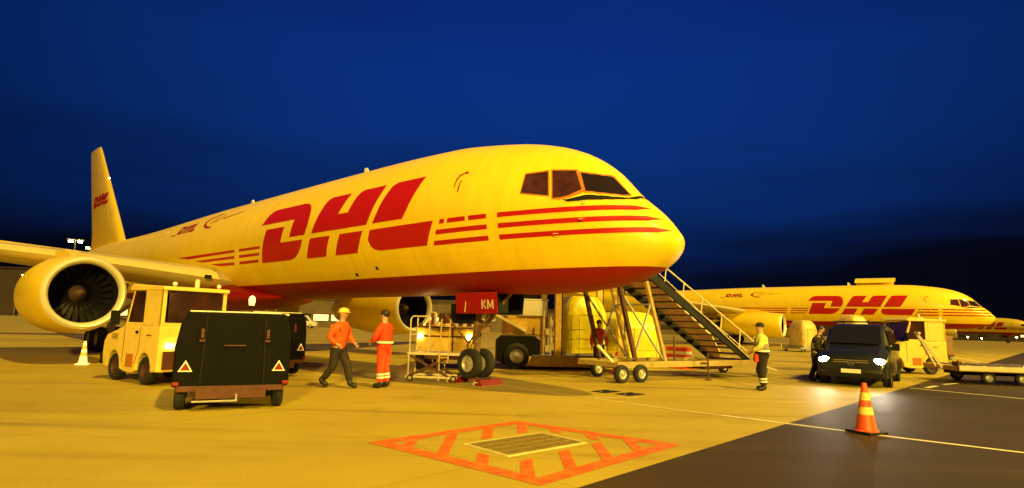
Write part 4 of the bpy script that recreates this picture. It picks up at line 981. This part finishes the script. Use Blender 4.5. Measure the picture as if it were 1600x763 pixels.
# ------------------------------------------------------------------ service truck and work platform by the nose gear
def truck():
    t = thing('service_truck', 'tan service truck facing the camera behind the nose gear, both lamps lit', 'service truck', (-2.15, 20.2, 0), R(-90))
    # x forward (to camera), y left => image right
    MB().box((-1.2, 0, .98), (2.4, 2.05, .95)).box((-.3, 0, 1.0), (.9, 2.0, .9)).build('body', 'eqyel', t, bevel=.04)
    MB().box((-1.7, .2, 1.68), (1.2, 1.3, .5), taper=(.85, .9)).build('equipment_box', 'rust', t, bevel=.05)
    MB().box((.17, 0, 1.12), (.03, 1.95, .05)).box((.17, 0, 1.42), (.03, 1.95, .04)).box((.17, .25, 1.0), (.03, .05, .8)).build('front_trim', 'rust', t)
    pz = MB()
    for i in range(7): pz.box((-.1 - random.random() * .4, -.9 + i * .3, 1.50), (.14, .12, .10 + .05 * (i % 3)))
    pz.build('fittings', 'white', t, bevel=.01)
    for y in (-.85, .80):
        MB().lathe([(0.17, .10), (.22, .10), (.24, .07), (.245, .005)], 16, 'X', (0, y, 1.12)).build('headlight', 'lampwarm', t, smooth=True)
    for sx in (-2.0, -.2):
        for sy in (-1, 1): wheel(t, (sx, sy * .85, .38), .38, .26)
    MB().box((-1.2, 0, .45), (2.6, 1.4, .2)).build('chassis', 'rust', t)
    o = MB().tube((-.2, -.45, 1.5), (-.2, -.45, 1.9), .10).build('hose_reel', 'cream', t)
truck()
def workstand():
    t = thing('work_platform', 'low wheeled work platform with rounded guard rail and ladder beside the nose wheels', 'work platform', (-1.95, 16.6, 0), R(-4))
    MB().box((0, 0, .74), (1.55, .9, .07)).build('deck', 'cream', t, bevel=.01)
    r = MB()
    for y in (-.42,):
        r.path([(-.72, y, .78), (-.72, y, 1.66), (-.66, y, 1.74), (-.28, y, 1.74), (-.20, y, 1.68), (-.20, y, .78)], .02).tube((-.72, y, 1.25), (-.2, y, 1.25), .016)
    r.tube((-.72, -.42, 1.3), (-.72, .42, 1.3), .016).tube((-.72, .42, .78), (-.72, .42, 1.7), .02)
    r.build('guard_rail', 'cream', t)
    l = MB().tube((.10, -.46, .5), (.14, -.46, 1.68), .02).tube((.34, -.46, .5), (.38, -.46, 1.68), .02)
    for i in range(5): l.tube((.11 + i * .008, -.46, .65 + i * .22), (.35 + i * .008, -.46, .65 + i * .22), .014)
    l.build('ladder', 'eqyel', t)
    for y in (-.40, .40):
        MB().beam((-.70, y, .14), (.35, y, .68), .05, .06).beam((-.70, y, .68), (.35, y, .14), .05, .06).build('scissor_frame', 'rust', t)
    b = MB()
    for y in (-.40, .40): b.box((-.1, y, .12), (1.4, .05, .05)).tube((-.74, y, .03), (-.74, y, .74), .02).tube((.1, y, .03), (.1, y, .74), .018)
    b.build('base_frame', 'cream', t)
    for sx in (-.68, .5):
        for sy in (-1, 1): wheel(t, (sx, sy * .42, .09), .09, .05, n=14)
workstand()

# ------------------------------------------------------------------ black van
def van():
    t = thing('parked_van', 'black van with headlights on, facing the camera beside the asphalt edge', 'van', (10.30, 18.05, 0), math.atan2(-.80, -.60))
    # x forward, front bumper at x=0, y left
    hw = .95
    def ring(x, zb, zt, w, wt, sh):
        return [(x, -w, zb), (x, -w - .0, sh), (x, -wt, zt - .10), (x, -wt + .12, zt), (x, wt - .12, zt), (x, wt, zt - .10), (x, w, sh), (x, w, zb)]
    rs = [ring(-.02, .32, .62, .78, .72, .56), ring(-.10, .28, .90, .90, .80, .74), ring(-.30, .28, 1.02, .94, .82, .86), ring(-.85, .28, 1.16, .95, .84, .98), ring(-1.10, .28, 1.24, .95, .84, 1.02),
          ring(-1.55, .28, 1.70, .95, .78, 1.04), ring(-1.95, .28, 1.86, .95, .76, 1.05), ring(-2.6, .28, 1.91, .95, .76, 1.05), ring(-4.5, .28, 1.89, .95, .76, 1.05), ring(-4.78, .32, 1.80, .93, .74, 1.05), ring(-4.85, .40, 1.10, .90, .72, 1.0)]
    MB().loft(rs).build('body', 'vanpaint', t, bevel=.03, smooth=True)
    MB().add([(-1.06, -.74, 1.25), (-1.06, .74, 1.25), (-1.70, .66, 1.80), (-1.70, -.66, 1.80)], [(0, 1, 2, 3)]).build('windscreen', 'vanglass', t).location = (.035, 0, .035)
    for sy in (-1, 1):
        for x0, x1 in ((-1.75, -2.55), (-2.68, -3.6), (-3.72, -4.5)):
            MB().add([(x0 + .12, sy * .958, 1.10), (x1, sy * .958, 1.10), (x1, sy * .80, 1.72), (x0 - .12, sy * .80, 1.72)], [(0, 1, 2, 3)]).build('side_window', 'vanglass', t)
        m = MB().box((-1.35, sy * 1.08, 1.20), (.14, .20, .22)).tube((-1.4, sy * .93, 1.15), (-1.37, sy * 1.05, 1.18), .03); m.build('mirror', 'black', t, bevel=.03)
        h = MB().sphere((-.125, sy * .70, .76), .155, 10, (.45, 1.25, .8)).build('headlight', 'lampwhite', t, smooth=True)
        MB().sphere((-.10, sy * .70, .76), .165, 10, (.40, 1.3, .9)).build('headlight_bezel', 'chrome', h, smooth=True).location = (-.035, 0, 0)
        MB().sphere((-.05, sy * .66, .40), .06, 8, (.5, 1, 1)).build('fog_lamp', 'cream', t, smooth=True)
        for x in (-.92, -3.95):
            wheel(t, (x, sy * .84, .33), .33, .22)
            MB().lathe([(-.02, .40), (.02, .40), (.02, .34), (-.02, .34)], 24, 'Y', (x, sy * .945, .34), closed=True).build('arch_trim', 'black', t)
        MB().path([(-2.0, sy * .70, 1.92), (-2.1, sy * .70, 1.98), (-4.4, sy * .70, 1.97), (-4.5, sy * .70, 1.91)], .022).build('roof_rail', 'black', t)
        MB().box((-2.6, sy * .955, .98), (.16, .03, .03)).build('door_handle', 'black', t)
    b_ = MB().box((-2.9, 0, 1.99), (.10, 1.5, .04)).box((-3.9, 0, 1.99), (.10, 1.5, .04)); b_.build('roof_bar', 'black', t)
    g = MB()
    for i in range(4): g.box((-.055 - i * .008, 0, .62 + i * .055), (.05, .98 - i * .02, .018))
    g.build('grille', 'chrome', t)
    MB().box((-.02, 0, .36), (.10, 1.66, .16)).box((-.01, 0, .30), (.08, 1.2, .06)).build('bumper', 'black', t, bevel=.03)
    MB().box((.035, 0, .47), (.02, .52, .115)).build('licence_plate', 'white', t, bevel=.004)
    e = MB()
    for i in range(20):
        a0, a1 = 2 * PI * i / 20, 2 * PI * (i + 1) / 20; e.tube((-.01, .085 * math.cos(a0), .72 + .085 * math.sin(a0)), (-.01, .085 * math.cos(a1), .72 + .085 * math.sin(a1)), .009, n=5)
    for a in (90, 210, 330): e.tube((-.01, 0, .72), (-.01, .08 * math.cos(R(a)), .72 + .08 * math.sin(R(a))), .010, .004, n=5)
    e.build('grille_badge', 'chrome', t)
    MB().box((-1.22, -.42, 1.42), (.02, .22, .10), (0, R(-41), 0)).build('windscreen_card', 'hiviz', t)
    for q in ([(-1.12, -.6, 1.32), (-1.22, 0, 1.44)], [(-1.12, .1, 1.31), (-1.2, .62, 1.42)]): MB().path(q, .01, 5).build('wiper', 'black', t)
    for sy in (-1, 1):
        sp = bpy.data.lights.new('headlight_beam', 'SPOT'); sp.energy = 150; sp.color = (1, .86, .55); sp.spot_size = R(75); sp.spot_blend = .9; sp.shadow_soft_size = .06
        so = bpy.data.objects.new('headlight_beam', sp); col.objects.link(so); so.parent = t; so.location = (.06, sy * .70, .76)
        so.rotation_euler = Vector((-1, 0, .02)).to_track_quat('Z', 'Y').to_euler()
van()

# ------------------------------------------------------------------ flat trailer at the right
def trailer():
    t = thing('flat_trailer', 'long low flat trailer with raised towbar standing on the dark asphalt', 'flat trailer', (15.2, 20.3, 0), R(-10))
    MB().box((3.6, 1.1, .50), (7.2, 2.4, .16)).build('deck', 'eqyel', t, bevel=.015)
    r = MB()
    for i in range(14): r.tube((.35 + i * .5, .05, .60), (.35 + i * .5, 2.15, .60), .035, n=8)
    r.build('deck_roller', 'steel', t)
    MB().box((3.6, -.11, .53), (7.2, .04, .16)).build('edge_rail', 'cream', t)
    MB().box((3.6, 1.1, .34), (6.4, 1.2, .14)).build('chassis', 'black', t)
    for x in (1.0, 2.0, 5.4, 6.4):
        for y in (.15, 2.05): wheel(t, (x, y, .21), .21, .15, n=18)
    b = MB().beam((0, .9, .46), (-.62, 1.2, 1.62), .09, .09).beam((0, 1.4, .46), (-.62, 1.2, 1.62), .07, .07).tube((-.62, 1.05, 1.66), (-.62, 1.35, 1.66), .05); b.build('towbar', 'cream', t)
    MB().box((2.2, .0, .64), (.45, .06, .05)).tube((1.9, -.1, .62), (2.5, -.14, .66), .02).build('tie_down', 'white', t)
    MB().tube((.0, -.06, .42), (.0, -.06, .78), .03).box((.05, .1, .66), (.16, .3, .14)).build('stop_post', 'rust', t)
trailer()

bx_ = thing('container_cart', 'brown box cart standing far behind the raised trailer towbar', 'box cart', (28.6, 40, 0), R(20))
MB().box((0, 0, .95), (1.5, 1.3, 1.25)).build('box', 'boxbrown', bx_, bevel=.03)
MB().box((0, 0, .28), (1.7, 1.3, .08)).beam((.85, 0, .26), (1.6, 0, .2), .06, .05).build('chassis', 'rust', bx_)
for sx in (-.6, .6):
    for sy in (-.5, .5): wheel(bx_, (sx, sy, .17), .17, .1, n=14)
# ------------------------------------------------------------------ cones and barrier
def cone(label, x, y, h, w, mats, grp='traffic cones on the apron'):
    t = thing('traffic_cone', label, 'traffic cone', (x, y, 0), .4, grp)
    MB().box((0, 0, .022), (w, w, .044)).build('base', mats[2], t, bevel=.012)
    fr = [0, .34, .50, .64, .80, 1]; r0, r1 = w * .36, .035
    ms = [mats[0], mats[1], mats[0], mats[1], mats[0]]
    for i in range(5):
        z0, z1 = .044 + (h - .044) * fr[i], .044 + (h - .044) * fr[i + 1]; a, b = r0 + (r1 - r0) * fr[i], r0 + (r1 - r0) * fr[i + 1]
        e = .003 if i % 2 else 0
        pr = [(z0, a + e), (z1, b + e)]
        if i == 4: pr.append((z1, .004))
        if i == 0: pr = [(z0 - .0, a + .03), (z0 + .02, a)] + pr[1:]
        MB().lathe(pr, 24).build('cone_body' if i % 2 == 0 else 'cone_band', ms[i], t, smooth=True)
    return t
cone('orange traffic cone with pale bands on the white line, nearest at right', 5.83, 9.86, .80, .44, ('conered', 'coneyel', 'black'))
cone('pale cone with added glow standing alone left of the yellow tug', -13.1, 18.5, .72, .34, ('conewhite', 'coneyel', 'conewhite'))
cone('orange and white cone behind the boarding stairs front wheels', 3.75, 20.9, .72, .36, ('redor', 'white', 'redor'))
bt = thing('safety_barrier', 'orange and white plastic barrier block behind the boarding stairs', 'barrier', (6.9, 24.4, 0), R(25))
MB().prism([(-.30, 0), (.30, 0), (.24, .12), (.14, .55), (.10, .85), (-.10, .85), (-.14, .55), (-.24, .12)], -.62, .62, 'Y').build('block', 'redor', bt, bevel=.03)
MB().box((0, 0, .62), (.29, 1.26, .12)).build('band', 'white', bt)

# ------------------------------------------------------------------ background
def building(name, label, x, y, rz, w, d, h, wall, wins, lit, group=None):
    t = thing(name, label, 'building', (x, y, 0), rz, group)
    MB().box((0, 0, h / 2), (w, d, h)).build('wall', wall, t)
    MB().box((0, 0, h + .15), (w + .6, d + .6, .3)).build('roof', 'bldgdark', t)
    for i, (wx, wz, ww, wh, on) in enumerate(wins):
        f = MB()
        f.box((wx, -d / 2 - .04, wz), (ww + .2, .06, wh + .2)); o = f.build('window', 'bldgdark', t)
        MB().box((wx, -d / 2 - .09, wz), (ww, .04, wh)).build('pane', 'litwin' if on else 'glassdark', o)
    return t
wins = [(-32 + i * 3.1, 1.75, 2.6, 1.1, i % 3 != 1) for i in range(20)]
building('terminal_building', 'long low building with a row of windows seen under the belly of the big jet', -36, 112, R(4), 80, 14, 5.2, 'bldg', wins, True)
building('hangar', 'tall dark hangar on the horizon beyond the near engine', -150, 190, R(10), 110, 30, 14, 'bldgdark', [(-30 + i * 12, 2.2, 3.2, 1.4, i % 2 == 0) for i in range(5)], True)
building('terminal_building', 'dark low building on the horizon under the nose of the farthest jet', 165, 215, R(-16), 110, 16, 5.0, 'bldgdark', [(-40 + i * 6, 2.0, 2.4, .8, i % 4 == 1) for i in range(14)], True)
building('terminal_building', 'low building between the two jets behind the boarding stairs', 28, 150, R(-3), 70, 14, 5.0, 'bldg', [(-30 + i * 5, 1.8, 2.4, .9, i % 3 == 0) for i in range(12)], True)

def mast(label, x, y, h, n, z2=None, r=.55):
    t = thing('floodlight_mast', label, 'floodlight mast', (x, y, 0), math.atan2(-y, -x) + PI / 2, 'lit floodlight masts around the apron')
    MB().tube((0, 0, 0), (0, 0, h), .22, .12).build('pole', 'steel', t, smooth=True)
    MB().box((0, 0, h), (n * 1.9, .2, .2)).build('crossbar', 'steel', t)
    for i in range(n):
        x_ = (i - (n - 1) / 2) * 1.9
        o = MB().box((x_, .15, h - .35), (1.2, .35, .75), (R(-18), 0, 0)).build('lamp_housing', 'black', t)
        MB().box((x_, .34 * 0 - .06, h - .42), (1.0, .06, .58), (R(-18), 0, 0)).build('lamp', 'flood', o)
def at(u, v, d):
    f = 920.79; X = (u - 800) * d / f; cr, sr = math.cos(ROLL), math.sin(ROLL)
    a, b = (u - 800), (381.5 - v); ax = a * cr - b * sr; ay = a * sr + b * cr
    dirv = Fv * f + Rv * ax + Uv * ay; k = d / dirv.y; return (dirv.x * k, d, 1.609 + dirv.z * k)
for lab, u, v, d, n in (('tall floodlight mast with two bright lamps above the near engine', 118, 377, 150, 2), ('floodlight mast seen just left of the jet tail fin, far off', 142, 388, 230, 2),
                        ('floodlight mast low behind the near engine left rim', 38, 431, 170, 1), ('distant floodlight mast over the hangar, higher of the two', 11, 450, 210, 1), ('distant floodlight mast over the hangar, lowest lamp', 6, 457, 260, 1)):
    p = at(u, v, d); mast(lab, p[0], p[1], p[2] + .4, n)
def lamp_post(label, u, v, d):
    p = at(u, v, d); t = thing('lamp_post', label, 'lamp post', (p[0], p[1], 0), 0, 'small lit lamp posts on the horizon')
    MB().tube((0, 0, 0), (0, 0, p[2] + .2), .10, .07).build('pole', 'steel', t); MB().sphere((0, 0, p[2]), .17, 8).build('lamp', 'flood', t, smooth=True)
for u, v, d, lab in ((1512, 527, 180, 'small lit lamp post under the nose of the middle jet'), (1534, 529, 200, 'small lit lamp post between the middle and the farthest jet'), (1588, 527, 170, 'small lit lamp post under the farthest jet'),
                     (24, 470, 150, 'small lit lamp post beside the hangar'), (1105, 512, 140, 'small lit lamp post seen through the stairs rail'), (487, 483, 130, 'small lit lamp post above the row of lit windows')):
    lamp_post(lab, u, v, d)

# the mast behind the camera that lights the near side of the apron: a real lamp standing on the apron
def lit_mast(label, x, y, h, power, size, aim, n=4):
    t = thing('floodlight_mast', label, 'floodlight mast', (x, y, 0), 0, 'lit floodlight masts around the apron')
    MB().tube((0, 0, 0), (0, 0, h), .28, .14).build('pole', 'steel', t, smooth=True)
    MB().box((0, 0, h), (size + 1, .25, .25)).build('crossbar', 'steel', t)
    a = bpy.data.lights.new('floodlight', 'AREA'); a.shape = 'RECTANGLE'; a.size = size; a.size_y = 1.2; a.energy = power; a.color = WARM
    o = bpy.data.objects.new('floodlight', a); col.objects.link(o); o.parent = t; o.location = (0, .6, h - .6)
    dv_ = Vector(aim) - Vector((x, y, h)); o.rotation_euler = (-dv_).to_track_quat('Z', 'Y').to_euler()
lit_mast('floodlight mast standing behind the photographer', 4, -42, 22, 50000, 4, (-2, 22, 1))
lit_mast('unseen floodlight mast added beyond the flat trailer', 62, 18, 22, 46000, 2.0, (5, 24, 0))  # out-of-view mast added to light the pallets and stairs from the right

def small_van(label, x, y, rz, mat='white'):
    t = thing('distant_van', label, 'van', (x, y, 0), rz, 'distant apron vehicles')
    MB().prism([(0, .35), (4.6, .35), (4.6, 1.0), (3.7, 1.15), (3.1, 2.0), (0, 2.05)], -.9, .9, 'Y').build('body', mat, t, bevel=.06)
    for sy in (-1, 1):
        MB().add([(3.55, sy * .91, 1.15), (3.0, sy * .91, 1.85), (2.2, sy * .91, 1.85), (2.2, sy * .91, 1.15)], [(0, 1, 2, 3)]).build('side_window', 'glassdark', t)
        for x_ in (.9, 3.7): wheel(t, (x_, sy * .8, .34), .34, .22, n=14)
p = at(463, 504, 95); small_van('small white van parked far off under the belly of the big jet', p[0] - 1.5, p[1], R(10))
p = at(60, 490, 120); small_van('pale van parked far off left of the near engine', p[0], p[1], R(5), 'cream')
p = at(1145, 520, 75); 
# far terrain
ht = MB(); pts = []
random.seed(3)
xs = [-1400 + i * 70 for i in range(41)]
for i, x in enumerate(xs): pts.append((x, 16 + 10 * random.random() + 8 * math.sin(i * .6)))
ht.prism([(-1400, -1)] + pts + [(1400, -1)], 900, 960, 'Y')
o = ht.build('far_hills', 'grass'); tag(o, kind='structure')
